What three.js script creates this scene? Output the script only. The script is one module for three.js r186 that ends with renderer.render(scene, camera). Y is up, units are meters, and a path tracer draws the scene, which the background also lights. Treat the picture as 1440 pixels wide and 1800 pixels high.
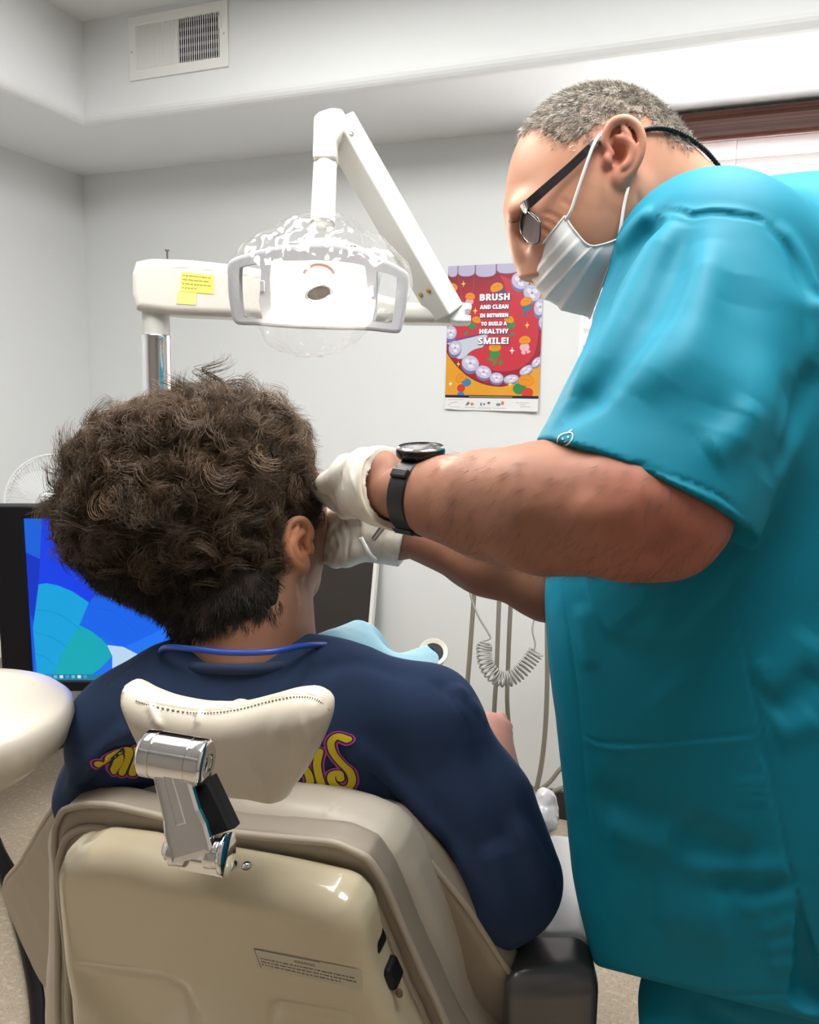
import * as THREE from 'three';
import { RoundedBoxGeometry } from 'three/addons/geometries/RoundedBoxGeometry.js';
import { ImprovedNoise } from 'three/addons/math/ImprovedNoise.js';
import { mergeGeometries } from 'three/addons/utils/BufferGeometryUtils.js';
import { RectAreaLightUniformsLib } from 'three/addons/lights/RectAreaLightUniformsLib.js';

// ---------------------------------------------------------------- camera, sky, sun, exposure
const scene = new THREE.Scene();
const FOCAL = 1450, EYE = new THREE.Vector3(0, 1.33, 0), RAD = Math.PI / 180;
const camera = new THREE.PerspectiveCamera(2 * Math.atan(900 / FOCAL) / RAD, 0.8, 0.05, 60);
camera.position.copy(EYE);
camera.rotation.set(-7.5 * RAD, 21 * RAD, 1 * RAD, 'YXZ');
camera.updateMatrixWorld(true);
const renderer = new THREE.WebGLRenderer({ antialias: true });
renderer.toneMapping = THREE.LinearToneMapping;
renderer.toneMappingExposure = 1.0;
renderer.shadowMap.enabled = true;
RectAreaLightUniformsLib.init();
scene.background = new THREE.Color(0.80, 0.88, 1.0);
scene.backgroundIntensity = 9.0;
const sun = new THREE.DirectionalLight(0xfff6ea, 30);
sun.position.set(5, 8, -5.5); sun.target.position.set(0.3, 0, -4.5); sun.castShadow = true; sun.shadow.radius = 1;
Object.assign(sun.shadow.camera, { left: -8, right: 8, top: 8, bottom: -8, near: 1, far: 25 });
scene.add(sun, sun.target);
const TROFFER = 11.5, TROFFER_COLOR = new THREE.Color(1.0, 0.985, 0.955);
const troffers = [[-1.0, -0.95], [0.1, -0.9]];
for (const [x, z] of troffers) {
  const l = new THREE.RectAreaLight(TROFFER_COLOR, TROFFER, 0.56, 1.16);
  l.position.set(x, 2.405, z); l.lookAt(x, 0, z); scene.add(l);
}

// ---------------------------------------------------------------- measuring helpers
const CAM = camera.matrixWorld.clone(), RIGHT = new THREE.Vector3().setFromMatrixColumn(CAM, 0), UPV = new THREE.Vector3().setFromMatrixColumn(CAM, 1), BACK = new THREE.Vector3().setFromMatrixColumn(CAM, 2);
const V = (x = 0, y = 0, z = 0) => new THREE.Vector3(x, y, z);
const ray = (x, y) => RIGHT.clone().multiplyScalar((x - 720) / FOCAL).addScaledVector(UPV, -(y - 900) / FOCAL).sub(BACK);
const A = (x, y, d) => ray(x, y).multiplyScalar(d).add(EYE);                     // a place measured as picture x, y and distance
const onX = (x, y, w) => { const v = ray(x, y); return v.multiplyScalar((w - EYE.x) / v.x).add(EYE); };
const onY = (x, y, w) => { const v = ray(x, y); return v.multiplyScalar((w - EYE.y) / v.y).add(EYE); };
const onZ = (x, y, w) => { const v = ray(x, y); return v.multiplyScalar((w - EYE.z) / v.z).add(EYE); };
let seedState = 7;
const seed = (n) => { seedState = n; };
const rnd = () => { seedState = (seedState * 1664525 + 1013904223) >>> 0; return seedState / 4294967296; };
const rr = (a, b) => a + (b - a) * rnd();
const noiser = new ImprovedNoise();
const noise = (x, y, z) => noiser.noise(x, y, z);
const clamp = (x, a, b) => Math.min(b, Math.max(a, x));
const sstep = (a, b, x) => { const t = clamp((x - a) / (b - a), 0, 1); return t * t * (3 - 2 * t); };
const mixc = (a, b, t) => [a[0] + (b[0] - a[0]) * t, a[1] + (b[1] - a[1]) * t, a[2] + (b[2] - a[2]) * t];

// ---------------------------------------------------------------- things and parts
const used = {};
const numbered = (n) => { const k = used[n] = (used[n] ?? -1) + 1; return k ? n + '_' + String(k).padStart(3, '0') : n; };
function shade(o) { o.castShadow = o.receiveShadow = true; return o; }
function thing(name, label, category, at = V(0, 0, 0), group) {
  const o = new THREE.Group(); o.name = numbered(name); o.position.copy(at); scene.add(o);
  o.userData = { label, category }; if (group) o.userData.group = group;
  return o;
}
// a part: its geometry is given in world coordinates and moved to its thing's own origin
function part(parent, name, geo, mat, label) {
  const o = shade(new THREE.Mesh(geo, mat)); o.name = name;
  let top = parent; while (top.parent && top.parent !== scene) top = top.parent;
  if (!geo.userData.local) { geo.translate(-top.position.x, -top.position.y, -top.position.z); geo.userData.local = true; }
  if (label) o.userData.label = label;
  parent.add(o); return o;
}
function single(name, label, category, geo, mat, group) {
  geo.computeBoundingBox(); const b = geo.boundingBox, at = V((b.min.x + b.max.x) / 2, b.min.y, (b.min.z + b.max.z) / 2);
  geo.translate(-at.x, -at.y, -at.z);
  const o = shade(new THREE.Mesh(geo, mat)); o.name = numbered(name); o.position.copy(at); o.userData = { label, category }; if (group) o.userData.group = group;
  scene.add(o); return o;
}
function struct(name, geo, mat, parent) {
  const o = shade(new THREE.Mesh(geo, mat)); o.name = name; if (!parent) o.userData.kind = 'structure'; (parent ?? scene).add(o); return o;
}
const mat = (color, roughness = 0.6, more = {}) => new THREE.MeshPhysicalMaterial({ color, roughness, ...more });
const merge = (list) => mergeGeometries(list.map((g) => { const q = g.index ? g.toNonIndexed() : g; for (const k of Object.keys(q.attributes)) if (!['position', 'normal', 'uv'].includes(k)) q.deleteAttribute(k); return q; }));
const box = (x0, y0, z0, x1, y1, z1, r = 0) => { const w = x1 - x0, h = y1 - y0, d = z1 - z0; const g = r ? new RoundedBoxGeometry(w, h, d, 3, Math.min(r, w / 2.01, h / 2.01, d / 2.01)) : new THREE.BoxGeometry(w, h, d); g.translate((x0 + x1) / 2, (y0 + y1) / 2, (z0 + z1) / 2); return g; };
const tube = (pts, r, seg = 0, rad = 10, closed = false) => new THREE.TubeGeometry(new THREE.CatmullRomCurve3(pts, closed, 'centripetal'), seg || pts.length * 8, r, rad, closed);
// a lathe profile [[radius, along], ...] set on the axis a -> b (along is metres from a)
function turned(a, b, profile, seg = 32) {
  const g = new THREE.LatheGeometry(profile.map(([r, y]) => new THREE.Vector2(Math.max(r, 1e-5), y)), seg);
  const q = new THREE.Quaternion().setFromUnitVectors(V(0, 1, 0), b.clone().sub(a).normalize());
  g.applyQuaternion(q); g.translate(a.x, a.y, a.z); return g;
}
const rod = (a, b, r, r2 = r, seg = 20, bevel = 0.002) => { const L = a.distanceTo(b), e = Math.min(bevel, r * 0.6, L / 3); return turned(a, b, [[0, 0], [r - e, 0], [r, e], [r2, L - e], [r2 - e, L], [0, L]], seg); };
const basis = (O, U, W, N) => { const m = new THREE.Matrix4().makeBasis(U, W, N); m.setPosition(O); return m; };
const placed = (g, m) => g.applyMatrix4(m);
// a solid plate with rounded rim: outline in (u, v) of the frame m, from n0 to n1
function plate(m, outline, n0, n1, bevel = 0.002, holes = []) {
  const s = outline instanceof THREE.Shape ? outline : new THREE.Shape(outline.map(([u, v]) => new THREE.Vector2(u, v)));
  for (const h of holes) s.holes.push(new THREE.Path(h.map(([u, v]) => new THREE.Vector2(u, v))));
  const b = Math.min(bevel, (n1 - n0) * 0.45);
  const g = new THREE.ExtrudeGeometry(s, { depth: n1 - n0 - 2 * b, bevelEnabled: b > 0, bevelSize: b, bevelThickness: b, bevelOffset: -b, bevelSegments: 3, curveSegments: 12 });
  g.translate(0, 0, n0 + b); return placed(g, m);
}
// smooth closed curve through points -> dense outline
const smooth = (pts, n = 80, tension = 0.5) => new THREE.CatmullRomCurve3(pts.map(([x, y]) => V(x, y, 0)), true, 'catmullrom', tension).getPoints(n).slice(0, -1).map((p) => [p.x, p.y]);
const smoothOpen = (pts, n = 40) => new THREE.CatmullRomCurve3(pts, false, 'centripetal').getPoints(n);
// where the line of sight through picture x, y meets the plane n = k of a frame, as (u, v)
function inFrame(m, x, y, k = 0) {
  const inv = m.clone().invert(), o = EYE.clone().applyMatrix4(inv), d = ray(x, y).transformDirection(inv), t = (k - o.z) / d.z;
  return [o.x + d.x * t, o.y + d.y * t];
}
const fromFrame = (m, u, v, n = 0) => V(u, v, n).applyMatrix4(m);
function canvasTexture(w, h, draw) {
  const c = document.createElement('canvas'); c.width = w; c.height = h; const g = c.getContext('2d'); draw(g, w, h);
  const t = new THREE.CanvasTexture(c); t.colorSpace = THREE.SRGBColorSpace; t.anisotropy = 8; return t;
}
function noiseTexture(n, f, srgb = false) {
  const data = new Uint8Array(n * n * 4);
  for (let y = 0; y < n; y++) for (let x = 0; x < n; x++) { const c = f(x, y, n), o = (y * n + x) * 4; for (let k = 0; k < 3; k++) data[o + k] = clamp(Math.round((c[k] ?? c) * 255), 0, 255); data[o + 3] = 255; }
  const t = new THREE.DataTexture(data, n, n); t.wrapS = t.wrapT = THREE.RepeatWrapping; t.magFilter = THREE.LinearFilter; if (srgb) t.colorSpace = THREE.SRGBColorSpace; t.needsUpdate = true; return t;
}

// ---------------------------------------------------------------- smooth solids: distance fields meshed by surface nets
const smin = (a, b, k) => { if (k <= 0) return Math.min(a, b); const h = Math.max(k - Math.abs(a - b), 0) / k; return Math.min(a, b) - h * h * k * 0.25; };
function cap(a, b, ra, rb = ra) {
  const bx = b.x - a.x, by = b.y - a.y, bz = b.z - a.z, L2 = bx * bx + by * by + bz * bz || 1e-12, c = a.clone().add(b).multiplyScalar(0.5);
  return { c, r: Math.sqrt(L2) / 2 + Math.max(ra, rb), f(x, y, z) { const px = x - a.x, py = y - a.y, pz = z - a.z, t = clamp((px * bx + py * by + pz * bz) / L2, 0, 1), dx = px - bx * t, dy = py - by * t, dz = pz - bz * t; return Math.sqrt(dx * dx + dy * dy + dz * dz) - ra - (rb - ra) * t; } };
}
function ell(c, rx, ry, rz, X = RIGHT, Y = UPV, Z = BACK) {
  return { c, r: Math.max(rx, ry, rz), f(x, y, z) {
    const px = x - c.x, py = y - c.y, pz = z - c.z, u = px * X.x + py * X.y + pz * X.z, v = px * Y.x + py * Y.y + pz * Y.z, w = px * Z.x + py * Z.y + pz * Z.z;
    const a = u / rx, b = v / ry, e = w / rz, k0 = Math.sqrt(a * a + b * b + e * e), k1 = Math.sqrt((a / rx) ** 2 + (b / ry) ** 2 + (e / rz) ** 2);
    return k1 < 1e-9 ? -Math.min(rx, ry, rz) : k0 * (k0 - 1) / k1; } };
}
// upright lofted column: rows [y, cx, cz, rx, rz], superelliptic sections
function column(rows, pow = 2.3) {
  rows = rows.slice().sort((a, b) => a[0] - b[0]);
  const n = rows.length, c = V(0, (rows[0][0] + rows[n - 1][0]) / 2, 0); let R = 0;
  for (const q of rows) { c.x += q[1] / n; c.z += q[2] / n; }
  for (const q of rows) R = Math.max(R, Math.hypot(q[0] - c.y, q[1] - c.x, q[2] - c.z) + Math.max(q[3], q[4]));
  const at = (y) => { let i = 0; while (i < n - 2 && y > rows[i + 1][0]) i++; const p0 = rows[Math.max(i - 1, 0)], p1 = rows[i], p2 = rows[i + 1], p3 = rows[Math.min(i + 2, n - 1)], t = clamp((y - p1[0]) / (p2[0] - p1[0]), 0, 1); const o = [0]; for (let k = 1; k < 5; k++) { const m1 = (p2[k] - p0[k]) / (p2[0] - p0[0]) * (p2[0] - p1[0]), m2 = (p3[k] - p1[k]) / (p3[0] - p1[0]) * (p2[0] - p1[0]), t2 = t * t, t3 = t2 * t; o[k] = (2 * t3 - 3 * t2 + 1) * p1[k] + (t3 - 2 * t2 + t) * m1 + (-2 * t3 + 3 * t2) * p2[k] + (t3 - t2) * m2; } return o; };
  return { c, r: R, f(x, y, z) { const s = at(y), a = Math.abs(x - s[1]) / s[3], b = Math.abs(z - s[2]) / s[4], q = Math.pow(Math.pow(a, pow) + Math.pow(b, pow), 1 / pow), d = (q - 1) * Math.min(s[3], s[4]), e = Math.max(rows[0][0] - y, y - rows[n - 1][0]); return e > 0 && d > 0 ? Math.hypot(d, e) : Math.max(d, e); } };
}
function polyDist(P, x, y) {
  let d = 1e9, s = 1; const n = P.length;
  for (let i = 0, j = n - 1; i < n; j = i++) {
    const ex = P[j][0] - P[i][0], ey = P[j][1] - P[i][1], wx = x - P[i][0], wy = y - P[i][1], t = clamp((wx * ex + wy * ey) / (ex * ex + ey * ey || 1e-12), 0, 1), bx = wx - ex * t, by = wy - ey * t;
    d = Math.min(d, bx * bx + by * by);
    const c1 = y >= P[i][1], c2 = y < P[j][1], c3 = ex * wy > ey * wx;
    if ((c1 && c2 && c3) || (!c1 && !c2 && !c3)) s = -s;
  }
  return s * Math.sqrt(d);
}
// padded slab: outline in the frame m between n0 and n1, edges rounded by rad; bend(u, v) shifts it along n
function slab(m, outline, n0, n1, rad, bend) {
  const inv = m.clone().invert().elements, nc = (n0 + n1) / 2, h = (n1 - n0) / 2; let u0 = 1e9, u1 = -1e9, v0 = 1e9, v1 = -1e9;
  for (const [u, v] of outline) { u0 = Math.min(u0, u); u1 = Math.max(u1, u); v0 = Math.min(v0, v); v1 = Math.max(v1, v); }
  return { c: fromFrame(m, (u0 + u1) / 2, (v0 + v1) / 2, nc), r: Math.hypot(u1 - u0, v1 - v0) / 2 + h + (bend ? 0.15 : 0), f(x, y, z) {
    const u = inv[0] * x + inv[4] * y + inv[8] * z + inv[12], v = inv[1] * x + inv[5] * y + inv[9] * z + inv[13], n = inv[2] * x + inv[6] * y + inv[10] * z + inv[14] - nc - (bend ? bend(u, v) : 0);
    const a = polyDist(outline, u, v) + rad, b = Math.abs(n) - h + rad; return Math.min(Math.max(a, b), 0) + Math.hypot(Math.max(a, 0), Math.max(b, 0)) - rad; } };
}
const half = (p, n) => ({ c: p, r: 1e6, f: (x, y, z) => (x - p.x) * n.x + (y - p.y) * n.y + (z - p.z) * n.z });
class Field {
  constructor() { this.L = []; this.fine = []; }
  add(p, k = 0.01) { this.L.push({ ...p, k, op: 0 }); return this; }
  cut(p, k = 0.004) { this.L.push({ ...p, k, op: 1 }); return this; }
  clip(p, k = 0.004) { this.L.push({ ...p, k, op: 2 }); return this; }
  include(other, k = 0.01) { for (const q of other.L) this.L.push(q.op ? q : { ...q }); return this; }
  chain(rows, k = 0.01, kj = 0.02) { for (let i = 0; i + 1 < rows.length; i++) this.add(cap(rows[i].p ?? A(...rows[i]), rows[i + 1].p ?? A(...rows[i + 1]), rows[i].r ?? rows[i][3], rows[i + 1].r ?? rows[i + 1][3]), i ? kj : k); return this; }
  base(x, y, z) {
    let d = 1e3;
    for (const q of this.L) {
      const far = q.r > 1e5 ? -1 : Math.hypot(x - q.c.x, y - q.c.y, z - q.c.z) - q.r;
      if (q.op === 0) { if (far > d + q.k) continue; const e = far > 0.25 ? far : q.f(x, y, z); d = smin(d, e, q.k); }
      else if (q.op === 1) { if (far > -d + q.k && far > 0) continue; d = -smin(-d, q.f(x, y, z), q.k); }
      else d = -smin(-d, -q.f(x, y, z), q.k);
    }
    return d;
  }
  d(x, y, z) { let d = this.base(x, y, z); if (this.fine.length && d < 0.05 && d > -0.05) for (const f of this.fine) d += f(x, y, z); return d; }
  // first surface point along the line of sight through picture x, y
  hit(x, y, t0 = 0.3, lift = 0) {
    const v = ray(x, y), L = v.length(); let t = t0;
    for (let i = 0; i < 400; i++) { const p = v.clone().multiplyScalar(t).add(EYE), d = this.base(p.x, p.y, p.z); if (d < 0.0004) { const n = this.grad(p.x, p.y, p.z); return p.addScaledVector(n, lift); } t += Math.max(d * 0.7, 0.0004) / L; if (t > 6) break; }
    return Object.assign(A(x, y, 1), { miss: true });
  }
  grad(x, y, z, e = 0.0015) { return V(this.d(x + e, y, z) - this.d(x - e, y, z), this.d(x, y + e, z) - this.d(x, y - e, z), this.d(x, y, z + e) - this.d(x, y, z - e)).normalize(); }
  // raised (amp > 0) or pressed-in (amp < 0) line along points, width w
  line(points, w, amp) {
    const segs = []; const c = V(0, 0, 0); for (const p of points) c.addScaledVector(p, 1 / points.length); let R = 0; for (const p of points) R = Math.max(R, p.distanceTo(c)); R += 3 * w;
    const n = points.length;
    this.fine.push((x, y, z) => {
      if (Math.abs(x - c.x) > R || Math.abs(y - c.y) > R || Math.abs(z - c.z) > R) return 0;
      let best = 1e9, bt = 0;
      for (let i = 0; i + 1 < n; i++) { const a = points[i], b = points[i + 1], bx = b.x - a.x, by = b.y - a.y, bz = b.z - a.z, px = x - a.x, py = y - a.y, pz = z - a.z, t = clamp((px * bx + py * by + pz * bz) / (bx * bx + by * by + bz * bz || 1e-12), 0, 1), d = (px - bx * t) ** 2 + (py - by * t) ** 2 + (pz - bz * t) ** 2; if (d < best) { best = d; bt = (i + t) / (n - 1); } }
      const fade = Math.min(1, Math.min(bt, 1 - bt) * 5 + 0.15);
      return best > 9 * w * w ? 0 : -amp * fade * Math.exp(-best / (w * w));
    });
    return this;
  }
  fold(pix, w, amp, t0 = 0.3) { const on = pix.map(([x, y]) => this.hit(x, y, t0)).filter((p) => !p.miss); return on.length > 1 ? this.line(smoothOpen(on, 14), w, amp) : this; }
  wobble(amp, freq, oct = 2) { this.fine.push((x, y, z) => { let s = 0, a = amp, f = freq; for (let i = 0; i < oct; i++, a *= 0.5, f *= 2.1) s += a * noise(x * f + 3.1, y * f - 1.7, z * f + 0.4); return s; }); return this; }
  bounds() { const b = new THREE.Box3(); for (const q of this.L) if (!q.op) b.union(new THREE.Box3(V(q.c.x - q.r, q.c.y - q.r, q.c.z - q.r), V(q.c.x + q.r, q.c.y + q.r, q.c.z + q.r))); return b; }
  mesh(h, { box: bx, color, uv, push = true } = {}) {
    const b = bx ?? this.bounds().expandByScalar(h * 2), B = 6, nx = Math.ceil((b.max.x - b.min.x) / h / B) * B, ny = Math.ceil((b.max.y - b.min.y) / h / B) * B, nz = Math.ceil((b.max.z - b.min.z) / h / B) * B;
    const X = nx + 1, Y = ny + 1, Z = nz + 1, val = new Float32Array(X * Y * Z), id = (i, j, k) => (k * Y + j) * X + i, ox = b.min.x, oy = b.min.y, oz = b.min.z, lim = B * h * 0.9 * 1.35 + 0.012;
    for (let k = 0; k < Z; k += B) for (let j = 0; j < Y; j += B) for (let i = 0; i < X; i += B) {
      const m = this.base(ox + (i + (B - 1) / 2) * h, oy + (j + (B - 1) / 2) * h, oz + (k + (B - 1) / 2) * h), skip = Math.abs(m) > lim;
      for (let c = k; c < Math.min(k + B, Z); c++) for (let r = j; r < Math.min(j + B, Y); r++) for (let a = i; a < Math.min(i + B, X); a++) val[id(a, r, c)] = skip ? m : this.d(ox + a * h, oy + r * h, oz + c * h);
    }
    const pos = [], vert = new Int32Array(X * Y * Z).fill(-1), idx = [];
    const E = [[0, 0, 0, 1, 0, 0], [0, 1, 0, 1, 1, 0], [0, 0, 1, 1, 0, 1], [0, 1, 1, 1, 1, 1], [0, 0, 0, 0, 1, 0], [1, 0, 0, 1, 1, 0], [0, 0, 1, 0, 1, 1], [1, 0, 1, 1, 1, 1], [0, 0, 0, 0, 0, 1], [1, 0, 0, 1, 0, 1], [0, 1, 0, 0, 1, 1], [1, 1, 0, 1, 1, 1]];
    for (let k = 0; k < nz; k++) for (let j = 0; j < ny; j++) for (let i = 0; i < nx; i++) {
      const o = id(i, j, k), s = val[o] < 0; if (s === val[o + 1] < 0 && s === val[o + X] < 0 && s === val[o + X + 1] < 0 && s === val[o + X * Y] < 0 && s === val[o + X * Y + 1] < 0 && s === val[o + X * Y + X] < 0 && s === val[o + X * Y + X + 1] < 0) continue;
      let n = 0, sx = 0, sy = 0, sz = 0;
      for (const e of E) { const p = val[id(i + e[0], j + e[1], k + e[2])], q = val[id(i + e[3], j + e[4], k + e[5])]; if (p < 0 === q < 0) continue; const t = p / (p - q); sx += e[0] + (e[3] - e[0]) * t; sy += e[1] + (e[4] - e[1]) * t; sz += e[2] + (e[5] - e[2]) * t; n++; }
      vert[o] = pos.length / 3; pos.push(ox + (i + sx / n) * h, oy + (j + sy / n) * h, oz + (k + sz / n) * h);
    }
    for (let k = 1; k < nz; k++) for (let j = 1; j < ny; j++) for (let i = 1; i < nx; i++) {
      const o = id(i, j, k), s = val[o] < 0, quad = (a, b2, c, d2, flip) => { if (a < 0 || b2 < 0 || c < 0 || d2 < 0) return; flip ? idx.push(a, b2, c, a, c, d2) : idx.push(a, c, b2, a, d2, c); };
      if (s !== val[o + 1] < 0) quad(vert[o], vert[o - X], vert[o - X - X * Y], vert[o - X * Y], s);
      if (s !== val[o + X] < 0) quad(vert[o], vert[o - X * Y], vert[o - 1 - X * Y], vert[o - 1], s);
      if (s !== val[o + X * Y] < 0) quad(vert[o], vert[o - 1], vert[o - 1 - X], vert[o - X], s);
    }
    const N = pos.length / 3, nor = new Float32Array(N * 3), col = color && new Float32Array(N * 3), uvs = new Float32Array(N * 2);
    for (let i = 0; i < N; i++) {
      let x = pos[3 * i], y = pos[3 * i + 1], z = pos[3 * i + 2], g = this.grad(x, y, z, h * 0.5);
      if (push) { const d = clamp(this.d(x, y, z), -h * 0.4, h * 0.4) * 0.8; x -= g.x * d; y -= g.y * d; z -= g.z * d; pos[3 * i] = x; pos[3 * i + 1] = y; pos[3 * i + 2] = z; g = this.grad(x, y, z, h * 0.5); }
      nor[3 * i] = g.x; nor[3 * i + 1] = g.y; nor[3 * i + 2] = g.z;
      if (col) { const c = color(x, y, z, g); col[3 * i] = c[0]; col[3 * i + 1] = c[1]; col[3 * i + 2] = c[2]; }
      if (uv) { const c = uv(x, y, z, g); uvs[2 * i] = c[0]; uvs[2 * i + 1] = c[1]; } else { uvs[2 * i] = x - z; uvs[2 * i + 1] = y + 0.3 * z; }
    }
    const geo = new THREE.BufferGeometry();
    geo.setAttribute('position', new THREE.Float32BufferAttribute(pos, 3)); geo.setAttribute('normal', new THREE.BufferAttribute(nor, 3)); geo.setAttribute('uv', new THREE.BufferAttribute(uvs, 2));
    if (col) geo.setAttribute('color', new THREE.BufferAttribute(col, 3));
    geo.setIndex(idx); return geo;
  }
}
// several meshes joined into one surface (same attributes)
const joined = (list) => mergeGeometries(list);
// a printed patch that lies on a field: grid between four picture corners (tl, tr, br, bl)
function patch(field, quad, nu, nv, lift, t0 = 0.3) {
  const pos = [], uv = [], idx = [], bad = [];
  for (let j = 0; j <= nv; j++) for (let i = 0; i <= nu; i++) {
    const s = i / nu, t = j / nv, x = (quad[0][0] * (1 - s) + quad[1][0] * s) * (1 - t) + (quad[3][0] * (1 - s) + quad[2][0] * s) * t, y = (quad[0][1] * (1 - s) + quad[1][1] * s) * (1 - t) + (quad[3][1] * (1 - s) + quad[2][1] * s) * t;
    const p = field.hit(x, y, t0); bad.push(!!p.miss); const n = field.grad(p.x, p.y, p.z), d = field.d(p.x, p.y, p.z); p.addScaledVector(n, lift - d); pos.push(p.x, p.y, p.z); uv.push(s, 1 - t);
  }
  for (let j = 0; j < nv; j++) for (let i = 0; i < nu; i++) { const a = j * (nu + 1) + i, b = a + 1, c = a + nu + 1, d = c + 1; if (!(bad[a] || bad[b] || bad[c] || bad[d])) idx.push(a, c, b, b, c, d); }
  const g = new THREE.BufferGeometry(); g.setAttribute('position', new THREE.Float32BufferAttribute(pos, 3)); g.setAttribute('uv', new THREE.Float32BufferAttribute(uv, 2)); g.setIndex(idx); g.computeVertexNormals(); return g;
}

// ---------------------------------------------------------------- the room
const XL = -2.31, ZB = -2.55, XR = 1.3, ZF = 1.5, CEIL = 2.437, SOF = 2.15, T = 0.16;
const plaster = noiseTexture(256, (x, y, n) => 0.5 + 0.28 * noise(x / 5, y / 5, 1.5) + 0.2 * noise(x / 14, y / 14, 7.5));
const wallMat = (() => { const t = plaster.clone(); t.repeat.set(2.2, 2.2); t.needsUpdate = true; return mat(new THREE.Color(0.74, 0.758, 0.765), 0.75, { bumpMap: t, bumpScale: 0.0003 }); })();
const uvMetres = (g) => { const p = g.attributes.position, n = g.attributes.normal, uv = new Float32Array(p.count * 2); for (let i = 0; i < p.count; i++) { const ax = Math.abs(n.getX(i)), ay = Math.abs(n.getY(i)), az = Math.abs(n.getZ(i)); const x = p.getX(i), y = p.getY(i), z = p.getZ(i); if (ay >= ax && ay >= az) { uv[2 * i] = x; uv[2 * i + 1] = z; } else if (ax >= az) { uv[2 * i] = z; uv[2 * i + 1] = y; } else { uv[2 * i] = x; uv[2 * i + 1] = y; } } g.setAttribute('uv', new THREE.BufferAttribute(uv, 2)); return g; };
const floorMap = noiseTexture(1024, (x, y, n) => {
  const a = noise(x / 9, y / 9, 0.3), b = noise(x / 23, y / 23, 5.1), c = noise(x / 3.5, y / 3.5, 9.7);
  let v = [0.76, 0.70, 0.62]; v = mixc(v, [0.69, 0.63, 0.55], sstep(0.12, 0.4, a)); v = mixc(v, [0.81, 0.76, 0.69], sstep(0.15, 0.45, b)); v = mixc(v, [0.62, 0.565, 0.49], 0.6 * sstep(0.28, 0.5, c)); return v;
}, true);
floorMap.repeat.set(1.7, 1.7);
struct('floor', uvMetres(box(XL - T, -0.12, ZB - T, XR + T, 0, ZF + T)), mat(0xffffff, 0.42, { map: floorMap }));
struct('ceiling', uvMetres(box(XL - T, CEIL, ZB - T, XR + T, CEIL + 0.15, ZF + T)), wallMat);
struct('wall_left', uvMetres(box(XL - T, -0.1, ZB - T, XL, CEIL, ZF + T)), wallMat);
struct('wall_right', uvMetres(box(XR, -0.1, ZB - T, XR + T, CEIL, ZF + T)), mat(new THREE.Color(0.40, 0.37, 0.33), 0.7));  // out of view; dark colour chosen to cut bounced fill light
struct('wall_front', uvMetres(box(XL, -0.1, ZF, XR, CEIL, ZF + T)), mat(new THREE.Color(0.32, 0.29, 0.26), 0.7));  // unseen wall, coloured darker to reduce fill from behind the camera
const WX0 = -0.44, WX1 = 0.96, WY0 = 0.98, WY1 = 2.13;
struct('wall_back', uvMetres(merge([box(XL, -0.1, ZB - T, WX0, CEIL, ZB), box(WX1, -0.1, ZB - T, XR, CEIL, ZB), box(WX0, -0.1, ZB - T, WX1, WY0, ZB), box(WX0, WY1, ZB - T, WX1, CEIL, ZB)])), wallMat);
// lowered soffit round the room, its inner lower edge rounded
{
  const s = new THREE.Shape([[XL - 0.1, ZB - 0.1], [XR + 0.1, ZB - 0.1], [XR + 0.1, ZF + 0.1], [XL - 0.1, ZF + 0.1]].map(([x, z]) => new THREE.Vector2(x, -z)));
  s.holes.push(new THREE.Path([[-1.87, -2.085], [-1.87, 1.06], [0.86, 1.06], [0.86, -2.085]].map(([x, z]) => new THREE.Vector2(x, -z))));
  const g = new THREE.ExtrudeGeometry(s, { depth: CEIL - SOF, bevelEnabled: true, bevelSize: 0.032, bevelThickness: 0.032, bevelOffset: -0.032, bevelSegments: 6 });
  g.rotateX(-Math.PI / 2); g.translate(0, SOF + 0.032, 0); struct('trim_1', uvMetres(g), wallMat);
}
const baseMat = mat(new THREE.Color(0.016, 0.016, 0.022), 0.4);
struct('baseboard_back', box(XL, 0, ZB, XR, 0.095, ZB + 0.012, 0.004), baseMat);
struct('baseboard_left', box(XL, 0, ZB, XL + 0.006, 0.012, ZF, 0.002), baseMat);
struct('baseboard_right', box(XR - 0.012, 0, ZB, XR, 0.095, ZF, 0.004), baseMat);
// window
const frameMat = mat(new THREE.Color(0.8, 0.8, 0.8), 0.4);
struct('window_1', merge([box(WX0, WY0, ZB - 0.13, WX0 + 0.04, WY1, ZB - 0.09), box(WX1 - 0.04, WY0, ZB - 0.13, WX1, WY1, ZB - 0.09), box(WX0, WY0, ZB - 0.13, WX1, WY0 + 0.04, ZB - 0.09), box(WX0, WY1 - 0.04, ZB - 0.13, WX1, WY1, ZB - 0.09), box(0.24, WY0, ZB - 0.13, 0.28, WY1, ZB - 0.09)]), frameMat);
const paneGeo = box(WX0 + 0.04, WY0 + 0.04, ZB - 0.112, WX1 - 0.04, WY1 - 0.04, ZB - 0.108);
{ const w = scene.getObjectByName('window_1'), p = struct('pane', paneGeo, mat(0xffffff, 0.02, { transmission: 1, thickness: 0, ior: 1.45 }), w); p.name = 'pane'; }
struct('exterior_ground', box(-9, -0.4, ZB - 14, 9, -0.25, ZB - T - 0.05), mat(new THREE.Color(0.72, 0.70, 0.66), 0.9));
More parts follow.
